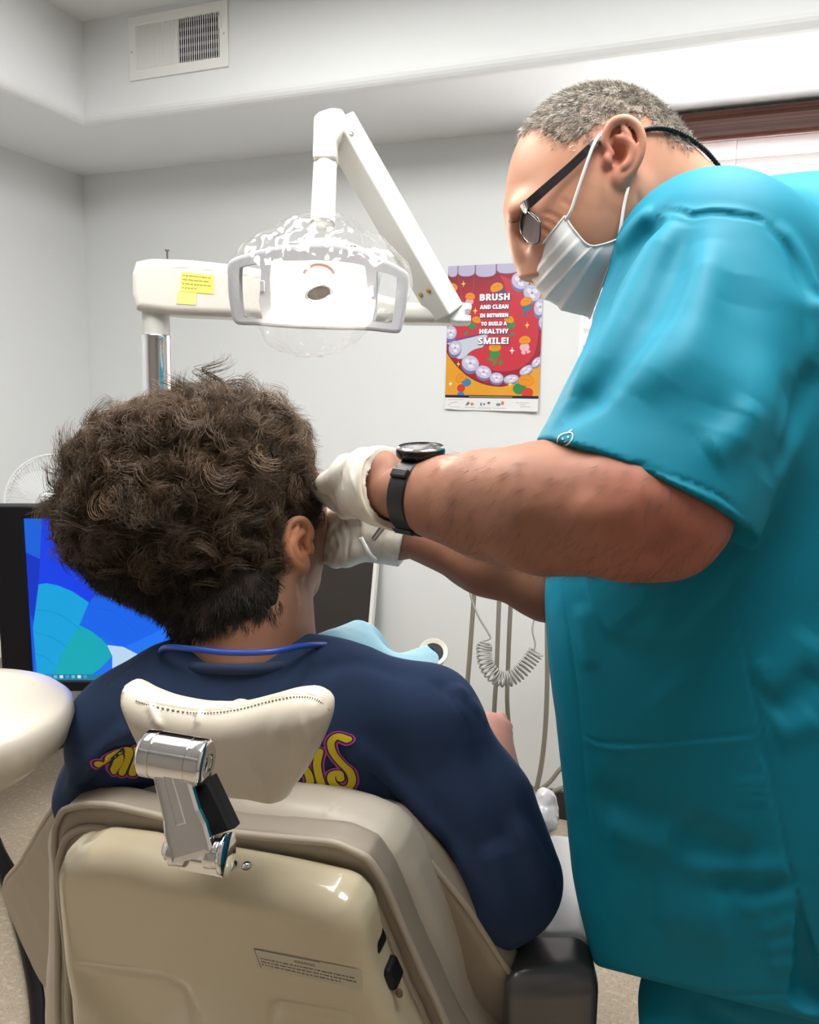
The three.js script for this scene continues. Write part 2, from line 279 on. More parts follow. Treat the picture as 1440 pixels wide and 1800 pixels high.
// ceiling troffers
for (const [i, [x, z]] of troffers.entries()) {
  const t = thing('ceiling_light', i ? 'white recessed ceiling panel light over the right of the treatment chair' : 'white recessed ceiling panel light over the left of the treatment chair', 'ceiling light', V(x, CEIL - 0.028, z), 'ceiling panel lights');
  part(t, 'frame', merge([box(x - 0.32, CEIL - 0.028, z - 0.62, x - 0.285, CEIL, z + 0.62), box(x + 0.285, CEIL - 0.028, z - 0.62, x + 0.32, CEIL, z + 0.62), box(x - 0.32, CEIL - 0.028, z - 0.62, x + 0.32, CEIL, z - 0.585), box(x - 0.32, CEIL - 0.028, z + 0.585, x + 0.32, CEIL, z + 0.62)]), frameMat);
  part(t, 'lamp_diffuser', box(x - 0.29, CEIL - 0.016, z - 0.59, x + 0.29, CEIL - 0.006, z + 0.59), mat(0xffffff, 0.5, { emissive: TROFFER_COLOR, emissiveIntensity: 5 }));
}

// ---------------------------------------------------------------- window blind
{
  const b = thing('window_blind', 'wooden slatted window blind with a brown valance behind the standing man', 'window blind', V((WX0 + WX1) / 2, WY0, ZB));
  const grain = canvasTexture(512, 64, (g, w, h) => { g.fillStyle = '#6d4036'; g.fillRect(0, 0, w, h); seed(11); for (let i = 0; i < 260; i++) { g.strokeStyle = `rgba(${rnd() < 0.5 ? '40,18,14' : '150,96,80'},${rr(0.05, 0.22)})`; g.lineWidth = rr(0.5, 2); const y = rr(0, h); g.beginPath(); g.moveTo(0, y); g.bezierCurveTo(w / 3, y + rr(-4, 4), 2 * w / 3, y + rr(-4, 4), w, y + rr(-3, 3)); g.stroke(); } });
  const valMat = mat(0xffffff, 0.35, { map: grain, clearcoat: 0.3 });
  const prof = new THREE.Shape(); prof.moveTo(0, 0); prof.lineTo(0.012, 0); prof.quadraticCurveTo(0.022, 0.006, 0.018, 0.02); prof.lineTo(0.018, 0.054); prof.quadraticCurveTo(0.03, 0.062, 0.03, 0.074); prof.lineTo(0, 0.074); prof.closePath();
  const vg = new THREE.ExtrudeGeometry(prof, { depth: WX1 - WX0 + 0.06, bevelEnabled: false }); vg.rotateY(-Math.PI / 2); vg.scale(1, 1, 1); vg.translate(WX1 + 0.03, 2.066, ZB); 
  { const p = vg.attributes.position, uv = vg.attributes.uv; for (let i = 0; i < p.count; i++) { uv.setXY(i, (p.getX(i) - WX0) / 1.4, (p.getY(i) - 2.06) * 9); p.setZ(i, ZB + (ZB - p.getZ(i)) * -1); } vg.computeVertexNormals(); }
  part(b, 'valance', vg, valMat);
  part(b, 'head_rail', box(WX0 + 0.01, 2.072, ZB - 0.052, WX1 - 0.01, 2.122, ZB - 0.006), valMat);
  const sg = new RoundedBoxGeometry(WX1 - WX0 - 0.014, 0.003, 0.06, 2, 0.0014); sg.userData.local = true; sg.rotateX(-50 * RAD);
  const slatMat = mat(new THREE.Color(0.86, 0.80, 0.79), 0.45, { transmission: 0.08, thickness: 0 });
  for (let y = 2.048; y > WY0 + 0.03; y -= 0.0505) { const s = part(b, 'slat', sg, slatMat); s.position.set(0, y - WY0, -0.036); }
  part(b, 'bottom_rail', box(WX0 + 0.008, WY0 + 0.006, ZB - 0.058, WX1 - 0.008, WY0 + 0.024, ZB - 0.01, 0.003), valMat);
  const cordMat = mat(new THREE.Color(0.7, 0.62, 0.6), 0.8);
  for (const x of [WX0 + 0.13, -0.03, 0.38, WX1 - 0.13]) for (const z of [ZB - 0.058, ZB - 0.012]) part(b, 'ladder_cord', rod(V(x, WY0 + 0.02, z), V(x, 2.075, z), 0.0011, 0.0011, 6, 0), cordMat);
}

// ---------------------------------------------------------------- air register on the soffit
{
  const z = -2.085, [p0, p1] = [onZ(227, 30, z), onZ(403, 119, z)], x0 = p0.x, x1 = p1.x, y0 = onZ(315, 131, z).y, y1 = onZ(315, 16, z).y;
  const t = thing('air_vent', 'white metal air vent grille with a dark open half on the soffit', 'air vent', V((x0 + x1) / 2, y0, z));
  const white = mat(new THREE.Color(0.80, 0.795, 0.775), 0.4), w = x1 - x0, h = y1 - y0, ix0 = x0 + 0.028, ix1 = x1 - 0.028, iy0 = y0 + 0.028, iy1 = y1 - 0.028, xm = (ix0 + ix1) / 2;
  const m = basis(V(0, 0, z), V(1, 0, 0), V(0, 1, 0), V(0, 0, 1));
  part(t, 'frame', plate(m, [[x0, y0], [x1, y0], [x1, y1], [x0, y1]], 0, 0.007, 0.003, [[[ix0, iy0], [xm - 0.003, iy0], [xm - 0.003, iy1], [ix0, iy1]], [[xm + 0.003, iy0], [ix1, iy0], [ix1, iy1], [xm + 0.003, iy1]]]), white);
  part(t, 'duct', box(ix0, iy0, z - 0.001, ix1, iy1, z + 0.0003), mat(new THREE.Color(0.012, 0.014, 0.025), 0.8));
  const fin = new RoundedBoxGeometry(0.0022, iy1 - iy0, 0.006, 2, 0.0008); fin.rotateY(-42 * RAD); fin.userData.local = true;
  const finR = new RoundedBoxGeometry(0.0022, iy1 - iy0, 0.006, 2, 0.0008); finR.rotateY(38 * RAD); finR.userData.local = true;
  for (let i = 0; i < 19; i++) { const f = part(t, 'fin', fin, white); f.position.set(ix0 + (i + 0.5) * (xm - 0.003 - ix0) / 19 - t.position.x, (iy0 + iy1) / 2 - y0, 0.0045); }
  for (let i = 0; i < 19; i++) { const f = part(t, 'fin', finR, white); f.position.set(xm + 0.003 + (i + 0.5) * (ix1 - xm - 0.003) / 19 - t.position.x, (iy0 + iy1) / 2 - y0, 0.0045); }
  const back = new RoundedBoxGeometry(xm - ix0 - 0.004, iy1 - iy0, 0.0012, 1, 0.0004); back.userData.local = true;
  part(t, 'closed_damper', back, mat(new THREE.Color(0.5, 0.5, 0.485), 0.5)).position.set((ix0 + xm) / 2 - t.position.x, (iy0 + iy1) / 2 - y0, 0.0012);
  const bl = new RoundedBoxGeometry(ix1 - xm - 0.004, 0.009, 0.0012, 1, 0.0004); bl.userData.local = true;
  for (let i = 0; i < 6; i++) part(t, 'blade', bl, mat(new THREE.Color(0.2, 0.21, 0.22), 0.5)).position.set((ix1 + xm) / 2 - t.position.x, iy1 - y0 - 0.006 - i * (iy1 - iy0) / 5.3, 0.0013);
  for (const [sx, sy] of [[x0 + 0.012, (y0 + y1) / 2 - 0.01], [x1 - 0.012, (y0 + y1) / 2]]) part(t, 'screw', turned(V(sx, sy, z + 0.006), V(sx, sy, z + 0.02), [[0.0042, 0], [0.0036, 0.0012], [0, 0.0018]], 14), mat(new THREE.Color(0.55, 0.55, 0.54), 0.4));
  part(t, 'lever', box(ix1 + 0.002, iy1 - 0.045, z + 0.006, ix1 + 0.008, iy1 - 0.012, z + 0.012, 0.002), white);
}

// ---------------------------------------------------------------- poster
{
  const z = ZB, c = [[789, 468], [957, 461], [951, 722], [785, 722]].map(([x, y]) => onZ(x, y, z)), x0 = c[0].x, x1 = c[1].x, y1 = (c[0].y + c[1].y) / 2, y0 = (c[2].y + c[3].y) / 2;
  const W = 900, H = Math.round(900 * (y1 - y0) / (x1 - x0));
  const tex = canvasTexture(W, H, (g, w, h) => {
    const X = (u) => (u - 100) / 965 * w, Y = (v) => (v - 150) / 1490 * h, S = w / 965;   // measured in a close-up of the sheet
    g.fillStyle = '#eda62b'; g.fillRect(0, 0, w, h);
    const body = (list, fill, stroke, lw = 6) => { g.beginPath(); list.forEach((q, i) => { if (!i) g.moveTo(X(q[0]), Y(q[1])); else if (q.length === 2) g.lineTo(X(q[0]), Y(q[1])); else if (q.length === 4) g.quadraticCurveTo(X(q[0]), Y(q[1]), X(q[2]), Y(q[3])); else g.bezierCurveTo(X(q[0]), Y(q[1]), X(q[2]), Y(q[3]), X(q[4]), Y(q[5])); }); g.closePath(); g.fillStyle = fill; g.fill(); if (stroke) { g.strokeStyle = stroke; g.lineWidth = lw * S; g.stroke(); } };
    const oval = (x, y, a, b, rot, fill, stroke, lw = 5) => { g.beginPath(); g.ellipse(X(x), Y(y), a * S, b * S, rot, 0, 7); g.fillStyle = fill; g.fill(); if (stroke) { g.strokeStyle = stroke; g.lineWidth = lw * S; g.stroke(); } };
    body([[90, 140], [760, 140], [960, 380, 1040, 520], [1120, 760, 1070, 1000], [1030, 1300, 700, 1385], [330, 1400, 90, 1010]], '#a32136', '#5d1830', 8);
    body([[90, 230], [500, 235], [820, 260, 990, 560], [1080, 800, 1010, 1060], [900, 1260, 640, 1235], [420, 1200, 320, 1050], [420, 990, 520, 900], [90, 930]], '#d23546', '#8c1d33', 6);
    const gr = g.createLinearGradient(0, 0, 0, Y(700)); gr.addColorStop(0, 'rgba(90,20,45,.75)'); gr.addColorStop(1, 'rgba(150,25,50,0)'); body([[90, 230], [620, 250], [760, 420, 640, 640], [300, 900, 90, 900]], gr);
    body([[90, 930], [430, 852], [430, 860], [90, 960]], '#5a3aa0');
    body([[100, 940], [250, 905, 520, 850], [540, 930, 470, 990], [380, 1000, 330, 1050], [300, 1110, 230, 1105], [120, 1060, 130, 960]], '#cfd8e4', '#8f98bd', 4);
    const tooth = (x, y, a, b, r) => { oval(x, y + b * 0.28, a, b, r, '#7d78a8'); oval(x, y, a, b * 0.9, r, '#cfcae6', '#8d86b8', 4); oval(x - a * 0.3, y - b * 0.25, a * 0.34, b * 0.26, r, '#f1edfb'); oval(x + a * 0.34, y - b * 0.2, a * 0.3, b * 0.24, r, '#f1edfb'); oval(x + a * 0.05, y + b * 0.34, a * 0.34, b * 0.22, r, '#f4f0fc'); oval(x, y, a * 0.16, b * 0.14, r, '#a59dca'); };
    for (const q of [[840, 325, 92, 86, .5], [960, 450, 90, 82, .6], [1045, 590, 60, 90, .2], [1085, 740, 50, 70, 0], [190, 990, 66, 80, .3], [355, 1150, 92, 84, .35], [495, 1240, 84, 68, .3], [632, 1300, 70, 58, .1], [780, 1310, 76, 46, -.15], [930, 1220, 72, 44, -.5], [1030, 1140, 60, 40, -.8], [140, 830, 64, 74, 0]]) tooth(...q);
    const front = (a, b, y) => body([[a, 140], [b, 140], [b, y - 50], [b, y, (a + b) / 2, y], [a, y, a, y - 50]], '#c6c0de', '#847cae', 5);
    front(100, 198, 262); front(204, 378, 262); front(386, 592, 274); front(600, 830, 248); front(838, 918, 196);
    g.strokeStyle = '#8e6a5c'; g.lineWidth = 4 * S; for (const [a, b, c2, d] of [[205, 250, 262, 520], [372, 250, 360, 430], [750, 468, 870, 425], [930, 1080, 960, 1150], [600, 1180, 588, 1225], [470, 1370, 560, 1335]]) { g.beginPath(); g.moveTo(X(a), Y(b)); g.lineTo(X(c2), Y(d)); g.stroke(); }
    const cap2 = (x, y, a, rot, bodyCol, bx, by) => { oval(x + bx, y + by, a * 0.85, a * 0.7, 0, bodyCol); g.save(); g.translate(X(x), Y(y)); g.rotate(rot); g.beginPath(); g.ellipse(0, 0, a * S, a * 0.82 * S, 0, Math.PI, 0); g.quadraticCurveTo(a * S, a * 0.5 * S, 0, a * 0.52 * S); g.quadraticCurveTo(-a * S, a * 0.5 * S, -a * S, 0); g.fillStyle = '#f09a1f'; g.fill(); g.strokeStyle = '#c87713'; g.lineWidth = 4 * S; g.stroke(); g.beginPath(); g.moveTo(-a * 0.5 * S, -a * 0.1 * S); g.quadraticCurveTo(0, -a * 0.4 * S, a * 0.5 * S, -a * 0.1 * S); g.stroke(); g.restore(); };
    cap2(150, 370, 52, .2, '#2f8f4a', -10, 55); cap2(335, 470, 50, .1, '#eab6c0', -5, 48); cap2(605, 390, 64, -.25, '#5a4a80', 40, 45); cap2(905, 540, 58, -.3, '#3f7d9a', 10, 50); oval(895, 660, 24, 16, 0, '#3f6f9a');
    cap2(405, 710, 46, .3, '#1f9a55', -40, 60); oval(300, 840, 14, 26, .3, '#1f9a55'); cap2(740, 715, 50, .2, '#1f9a55', 20, 50); oval(770, 860, 30, 14, -.4, '#1f9a55');
    cap2(905, 925, 58, -.05, '#f0bcc4', 0, 65); oval(895, 1045, 24, 16, .4, '#f0bcc4'); oval(945, 1035, 22, 14, -.4, '#f0bcc4');
    cap2(605, 995, 62, 0, '#2c9a4c', 0, 62); oval(560, 1110, 36, 12, .4, '#2c9a4c'); oval(610, 1140, 14, 40, .5, '#2c9a4c'); oval(670, 1145, 18, 26, .6, '#2c9a4c');
    cap2(265, 1310, 58, -.45, '#3d86b8', 55, 40); oval(265, 1410, 42, 40, 0, '#d83a34'); oval(265, 1470, 36, 22, 0, '#3d86b8');
    cap2(930, 1335, 80, .05, '#2e8f4e', -60, 75); oval(950, 1450, 60, 50, 0, '#d8402f');
    const star = (x, y, a, col) => { g.fillStyle = col; g.beginPath(); for (let i = 0; i < 8; i++) { const r = i % 2 ? a * 0.3 : a, t = i * Math.PI / 4; g.lineTo(X(x) + r * S * Math.sin(t) * 0.75, Y(y) - r * S * Math.cos(t)); } g.closePath(); g.fill(); };
    star(262, 335, 36, '#ffe45c'); star(392, 612, 38, '#ffe45c'); star(922, 768, 36, '#ffe45c'); star(780, 1022, 40, '#fff3ee'); star(230, 1158, 32, '#ffe45c'); star(152, 1365, 32, '#fff8e0'); star(775, 1365, 36, '#ffe45c');
    g.textAlign = 'center'; g.lineJoin = 'round';
    const word = (s, y, px, wide) => { g.font = `bold ${px * S}px sans-serif`; const k = wide * S / g.measureText(s).width; g.save(); g.translate(X(587), Y(y)); g.scale(k, 1); g.lineWidth = 15 * S; g.strokeStyle = '#4c2a55'; g.strokeText(s, 3 * S, 4 * S); g.fillStyle = '#fff'; g.strokeStyle = '#fff'; g.lineWidth = 5 * S; g.fillText(s, 0, 0); g.strokeText(s, 0, 0); g.restore(); };
    word('BRUSH', 510, 84, 318); word('AND CLEAN', 597, 52, 292); word('IN BETWEEN', 680, 48, 292); word('TO BUILD A', 764, 48, 262); word('HEALTHY', 846, 58, 300); word('SMILE!', 952, 82, 318);
    g.fillStyle = '#1b1f38'; g.fillRect(0, Y(1482), w, Y(1510) - Y(1482)); g.fillStyle = '#cdb98a'; g.fillRect(X(350), Y(1493), X(800) - X(350), 7 * S);
    g.fillStyle = '#f2f1f3'; g.fillRect(0, Y(1510), w, h);
    g.strokeStyle = '#8a8a8a'; g.lineWidth = 4 * S; g.beginPath(); g.moveTo(X(135), Y(1590)); g.quadraticCurveTo(X(190), Y(1550), X(235), Y(1555)); g.stroke();
    const small = (x, y, ww) => { g.fillStyle = '#a3a3a8'; for (let k = 0; k < ww; k += 9) g.fillRect(X(x + k), Y(y), 6 * S, 6 * S); };
    small(135, 1527, 160); small(840, 1550, 30); small(885, 1550, 90); small(885, 1570, 50); small(885, 1590, 100); small(310, 1605, 100); small(450, 1610, 130); small(610, 1610, 130); small(150, 1605, 110);
    body([[315, 1590], [345, 1545], [362, 1570], [330, 1592]], '#6d7a58'); oval(385, 1575, 18, 14, 0, '#d98a50'); body([[470, 1560], [490, 1560], [490, 1590], [470, 1590]], '#4c9ad0'); body([[500, 1565], [526, 1565], [513, 1590]], '#c9344a'); oval(560, 1560, 16, 12, 0, '#6a6f90'); oval(660, 1575, 24, 14, 0, '#7a86a0'); oval(702, 1560, 16, 20, 0, '#d98a50');
  });
  const nu = 24, nv = 36, pg = new THREE.PlaneGeometry(x1 - x0, y1 - y0, nu, nv), P = pg.attributes.position;
  const lift = (u, v) => 0.0035 + 0.006 * Math.exp(-v * 9) * (0.5 + 0.5 * Math.cos(u * 9)) + 0.011 * Math.exp(-(((1 - u) * 7) ** 2)) * Math.exp(-v * 3.2) + 0.008 * Math.exp(-(((1 - u) * 8) ** 2)) * Math.exp(-(1 - v) * 8);
  const make = (off, flip) => { const g = pg.clone(), p = g.attributes.position; for (let i = 0; i < p.count; i++) { const u = p.getX(i) / (x1 - x0) + 0.5, v = p.getY(i) / (y1 - y0) + 0.5; p.setXYZ(i, p.getX(i) + (x0 + x1) / 2, p.getY(i) + (y0 + y1) / 2 + 0.004 * Math.exp(-((u * 9) ** 2)) * (v < 0.02 ? 1 : 0), z + lift(u, v) + off); } if (flip) { const a = g.index.array; for (let i = 0; i < a.length; i += 3) { const t = a[i]; a[i] = a[i + 1]; a[i + 1] = t; } } g.computeVertexNormals(); return g; };
  const t = thing('poster', 'red and yellow dental poster reading BRUSH AND CLEAN taped to the back wall', 'poster', V((x0 + x1) / 2, y0, z));
  part(t, 'print', make(0), mat(new THREE.Color(0.82, 0.82, 0.82), 0.35, { map: tex }));
  part(t, 'paper_back', make(-0.0006, true), mat(0xf2f1f3, 0.7));
}

// ---------------------------------------------------------------- low counter, monitor, fan, leaning board, tray
const chrome = mat(new THREE.Color(0.82, 0.82, 0.84), 0.09, { metalness: 1 });
const cream = mat(new THREE.Color(0.70, 0.64, 0.54), 0.28, { clearcoat: 0.4, clearcoatRoughness: 0.15 });
const creamLamp = mat(new THREE.Color(0.70, 0.675, 0.615), 0.33, { clearcoat: 0.2 });
const blackPlastic = mat(new THREE.Color(0.006, 0.006, 0.008), 0.5, { specularIntensity: 0.5 });
const whitePlastic = mat(new THREE.Color(0.82, 0.82, 0.82), 0.35);
{
  const t = thing('wall_shelf', 'wide white shelf top with a grey edge fixed to the left wall', 'shelf', V(-2.05, 0.62, -1.85));
  part(t, 'shelf_top', box(XL, 0.626, -2.50, -1.80, 0.672, -0.9, 0.004), mat(new THREE.Color(0.70, 0.68, 0.63), 0.4));
  for (const z of [-2.3, -1.7, -1.1]) part(t, 'bracket', plate(basis(V(XL, 0.626, z), V(1, 0, 0), V(0, 1, 0), V(0, 0, 1)), [[0, 0], [0.36, 0], [0.36, -0.03], [0.03, -0.28], [0, -0.28]], -0.012, 0.012, 0.002), mat(new THREE.Color(0.72, 0.71, 0.69), 0.45));
}
// monitor on an arm from the lamp post
const POLE = A(276, 640, 1.6);
{
  const d = 1.45, O = A(5, 1216, d), U = RIGHT.clone(), W = V(0, 1, 0).addScaledVector(U, -U.y).normalize(), w = 0.50, N = new THREE.Vector3().crossVectors(U, W).normalize();
  const tl = inFrame(basis(O, U, W, N), 7, 889), h = tl[1], m = basis(O, U, W, N);
  const t = thing('monitor', 'black flat monitor showing a blue and turquoise wallpaper behind the patient', 'monitor', fromFrame(m, w / 2, 0, -0.03));
  const s0 = inFrame(m, 63, 1196), s1 = inFrame(m, 34, 912), e = 0.031, sx0 = s0[0] * 0.5 + s1[0] * 0.5, sy0 = inFrame(m, 63, 1197)[1], sy1 = inFrame(m, 34, 912)[1];
  part(t, 'bezel', plate(m, [[0, 0], [w, 0], [w, h], [0, h]], -0.038, 0, 0.004, [[[sx0, sy0], [w - sx0, sy0], [w - sx0, sy1], [sx0, sy1]]]), blackPlastic);
  part(t, 'rear_shell', plate(m, [[0.02, 0.02], [w - 0.02, 0.02], [w - 0.02, h - 0.02], [0.02, h - 0.02]], -0.055, -0.02, 0.012), blackPlastic);
  const tex = canvasTexture(1280, Math.round(1280 * (sy1 - sy0) / (w - 2 * sx0)), (g, cw, ch) => {
    const Xp = (x, y) => { const q = inFrame(m, x, y); return [(q[0] - sx0) / (w - 2 * sx0) * cw, (1 - (q[1] - sy0) / (sy1 - sy0)) * ch]; };
    const gr = g.createLinearGradient(0, 0, cw * 0.7, ch); gr.addColorStop(0, '#0a22d8'); gr.addColorStop(0.5, '#0f5fe6'); gr.addColorStop(1, '#2a86ff'); g.fillStyle = gr; g.fillRect(0, 0, cw, ch);
    const cen = [45, 1420], ring = (r0, r1, a0, a1, fill) => { const at = (r, a) => { const t2 = a * RAD; return Xp(cen[0] + r * Math.sin(t2), cen[1] - r * Math.cos(t2)); }; g.beginPath(); for (let k = 0; k <= 20; k++) g.lineTo(...at(r1, a0 + (a1 - a0) * k / 20)); for (let k = 20; k >= 0; k--) g.lineTo(...at(r0, a0 + (a1 - a0) * k / 20)); g.closePath(); g.fillStyle = fill; g.fill(); };
    const quad = (pts, fill) => { g.beginPath(); pts.forEach(([x, y]) => g.lineTo(...Xp(x, y))); g.closePath(); g.fillStyle = fill; g.fill(); };
    const curve = (pts, fill, line) => { g.beginPath(); const s = smoothOpen(pts.map(([x, y]) => V(...Xp(x, y), 0)), 30); s.forEach((p, i) => (i ? g.lineTo(p.x, p.y) : g.moveTo(p.x, p.y))); if (fill) { g.closePath(); g.fillStyle = fill; g.fill(); } else { g.strokeStyle = line; g.lineWidth = 2; g.stroke(); } };
    quad([[34, 912], [72, 912], [71, 985], [40, 970]], '#1560d8'); quad([[40, 970], [71, 985], [60, 1100], [52, 1080]], '#0b33c4');
    quad([[72, 912], [300, 912], [300, 1040], [180, 1020], [156, 1060], [66, 1028]], '#0c3fe6');
    quad([[178, 1018], [320, 1090], [214, 1140], [138, 1100]], '#0d63ea'); quad([[178, 1018], [230, 900], [420, 1010], [320, 1092]], '#0a4fe0'); quad([[214, 1140], [320, 1092], [420, 1180], [330, 1215]], '#1c74f2');
    g.beginPath(); for (const [x, y] of [[66, 1028], [80, 1026], [100, 1030], [125, 1040], [155, 1060], [138, 1100], [112, 1140], [92, 1187], [63, 1187], [56, 1105]]) g.lineTo(...Xp(x, y)); g.closePath(); g.fillStyle = '#0aa0dc'; g.fill();
    g.beginPath(); for (const [x, y] of [[138, 1100], [158, 1110], [178, 1125], [189, 1138], [195, 1156], [176, 1175], [160, 1187], [92, 1187], [112, 1140]]) g.lineTo(...Xp(x, y)); g.closePath(); g.fillStyle = '#08a7b8'; g.fill();
    g.beginPath(); for (const [x, y] of [[187, 1135], [215, 1138], [258, 1160], [330, 1187], [196, 1187], [196, 1155]]) g.lineTo(...Xp(x, y)); g.closePath(); g.fillStyle = '#b9d6f2'; g.fill();
    for (const q of [[[58, 1072], [100, 1080], [140, 1108]], [[58, 1112], [90, 1122], [118, 1140]], [[160, 1068], [200, 1078], [238, 1110]], [[60, 1150], [80, 1158], [92, 1170]]]) curve(q, null, 'rgba(0,60,150,.45)');
    g.fillStyle = '#127ea8'; g.fillRect(0, ch * 0.962, cw, ch); for (let k = 0; k < 9; k++) { g.fillStyle = ['#6fb7d0', '#cfe4ee', '#4a9bc0'][k % 3]; g.fillRect(14 + k * 34, ch * 0.968, 20, ch * 0.02); }
    ring(0, 0.001, 0, 1, '#fff');
  });
  const sw = w - 2 * sx0, sh = sy1 - sy0, scr = placed(new THREE.PlaneGeometry(sw, sh).translate(sx0 + sw / 2, sy0 + sh / 2, -0.004), m);
  part(t, 'screen', scr, mat(0x05060a, 0.25, { emissive: 0xffffff, emissiveMap: tex, emissiveIntensity: 1.0 }));
  const l = new THREE.RectAreaLight(0x2a6cff, 0.35, sw, sh), lp = fromFrame(m, w / 2, h / 2, 0.004); l.position.copy(lp); l.lookAt(lp.clone().add(N)); scene.add(l);
  const back = fromFrame(m, w * 0.62, h * 0.5, -0.055), joint = V(POLE.x, back.y, POLE.z);
  part(t, 'mount', rod(back, back.clone().addScaledVector(N, -0.05), 0.035), blackPlastic);
  const arm = part(t, 'arm', merge([rod(back.clone().addScaledVector(N, -0.04), joint, 0.014), turned(V(joint.x, joint.y - 0.03, joint.z), V(joint.x, joint.y + 1, joint.z), [[0.0285, 0], [0.04, 0.002], [0.04, 0.058], [0.0285, 0.06]], 28)]), blackPlastic);
}
// fan on the low cabinet, behind the monitor
{
  const c = A(100, 884, 2.42), base = V(c.x, 0.672, c.z), ax = V(0.35, 0.12, 0.93).normalize().lerp(BACK, 0.55).normalize(), R = 0.142;
  const t = thing('fan', 'white round fan in a wire cage standing behind the monitor', 'fan', base);
  const q = new THREE.Quaternion().setFromUnitVectors(V(0, 0, 1), ax), put = (g) => { g.applyQuaternion(q); g.translate(c.x, c.y, c.z); return g; };
  const wm = mat(new THREE.Color(0.80, 0.81, 0.82), 0.35);
  part(t, 'cage_rim', put(new THREE.TorusGeometry(R, 0.0035, 8, 72)), wm);
  part(t, 'cage_rim', put(new THREE.TorusGeometry(R * 0.985, 0.0025, 8, 72).translate(0, 0, 0.03)), wm);
  const wires = []; for (let i = 0; i < 84; i++) { const a = i / 84 * Math.PI * 2, cs = Math.cos(a), sn = Math.sin(a); wires.push(tube([[0.032, 0.052], [0.08, 0.05], [R * 0.93, 0.036], [R, 0.0]].map(([r, z]) => V(r * cs, r * sn, z)), 0.0008, 10, 4)); }
  part(t, 'cage', put(merge(wires)), wm).userData.kind = 'stuff';
  for (let i = 0; i < 3; i++) { const s = new THREE.Shape(); s.moveTo(0.018, -0.01); s.bezierCurveTo(0.05, -0.06, 0.11, -0.06, 0.125, 0.0); s.bezierCurveTo(0.128, 0.04, 0.08, 0.06, 0.02, 0.018); const g = new THREE.ExtrudeGeometry(s, { depth: 0.003, bevelEnabled: false, curveSegments: 20 }); g.rotateX(0.25); g.rotateZ(i * Math.PI * 2 / 3 + 0.4); part(t, 'blade', put(g), mat(new THREE.Color(0.82, 0.83, 0.84), 0.3, { transmission: 0.3, thickness: 0 })); }
  part(t, 'hub', put(new THREE.LatheGeometry([[0, 0.07], [0.016, 0.068], [0.028, 0.06], [0.034, 0.048], [0.036, 0.03], [0.036, 0.0]].map(([r, z]) => new THREE.Vector2(r, z)), 32).rotateX(Math.PI / 2)), mat(new THREE.Color(0.88, 0.88, 0.89), 0.3));
  part(t, 'motor', put(new THREE.LatheGeometry([[0.0, -0.11], [0.035, -0.1], [0.045, -0.06], [0.045, -0.01], [0, -0.005]].map(([r, z]) => new THREE.Vector2(r, z)), 28).rotateX(Math.PI / 2)), wm);
  const mc = c.clone().addScaledVector(ax, -0.06);
  part(t, 'stem', rod(V(mc.x, 0.69, mc.z), mc.clone().add(V(0, -0.03, 0)), 0.014), wm);
  part(t, 'foot', turned(V(mc.x, 0.672, mc.z), V(mc.x, 1, mc.z), [[0, 0], [0.085, 0], [0.088, 0.006], [0.08, 0.016], [0.03, 0.024], [0, 0.03]], 40), wm);
}
// dark board in a white frame leaning on the back wall
{
  const r0 = onZ(645, 1105, -2.42), r1 = onZ(664, 980, -2.50), dir = r1.clone().sub(r0).normalize(); const W = V(0, Math.cos(11 * RAD), -Math.sin(11 * RAD)), N = V(0, Math.sin(11 * RAD), Math.cos(11 * RAD)), O = V(r1.x, 0, -2.36), m = basis(O, V(1, 0, 0), W, N), w = 0.46, h = (r1.y + 0.12) / Math.cos(11 * RAD);
  const t = thing('framed_board', 'dark brown board in a thin white frame leaning against the back wall', 'board', V(O.x - w / 2, 0, O.z));
  part(t, 'panel', plate(m, [[-w + 0.012, 0.012], [-0.012, 0.012], [-0.012, h - 0.012], [-w + 0.012, h - 0.012]], 0, 0.012, 0.001), mat(new THREE.Color(0.026, 0.021, 0.018), 0.5));
  part(t, 'frame', plate(m, [[-w, 0], [0, 0], [0, h], [-w, h]], -0.004, 0.02, 0.002, [[[-w + 0.013, 0.013], [-0.013, 0.013], [-0.013, h - 0.013], [-w + 0.013, h - 0.013]]]), mat(new THREE.Color(0.8, 0.79, 0.76), 0.4));
}
// round cream tray at the left edge, on its own stand
{
  const c = A(-116, 1262, 0.90), R = 0.1425, y = c.y;
  const t = thing('tray_table', 'round cream plastic tray on a stand at the left edge beside the monitor', 'tray', V(c.x, 0, c.z));
  part(t, 'tray_top', turned(V(c.x, y - 0.07, c.z), V(c.x, y + 1, c.z), [[0, 0], [0.065, 0.0], [0.106, 0.012], [0.134, 0.036], [R, 0.062], [R - 0.002, 0.075], [R - 0.011, 0.083], [0.11, 0.084], [0.055, 0.080], [0.022, 0.078], [0.016, 0.071], [0, 0.070]], 72), cream);
  part(t, 'post', rod(V(c.x, 0.03, c.z), V(c.x, y - 0.065, c.z), 0.022), chrome);
  part(t, 'foot', turned(V(c.x, 0, c.z), V(c.x, 1, c.z), [[0, 0], [0.17, 0], [0.175, 0.008], [0.16, 0.022], [0.04, 0.035], [0, 0.04]], 48), cream);
}
single('foot_hose', 'thick black hose slanting over the floor at the left edge', 'hose', tube([V(-1.25, 0.02, -0.95), V(-1.2, 0.02, -1.1), ...[[-20, 1452], [0, 1500], [26, 1545], [60, 1600]].map(([x, y]) => onY(x, y, 0.021)), V(-0.85, 0.02, -1.0)], 0.0165, 60, 14), blackPlastic);

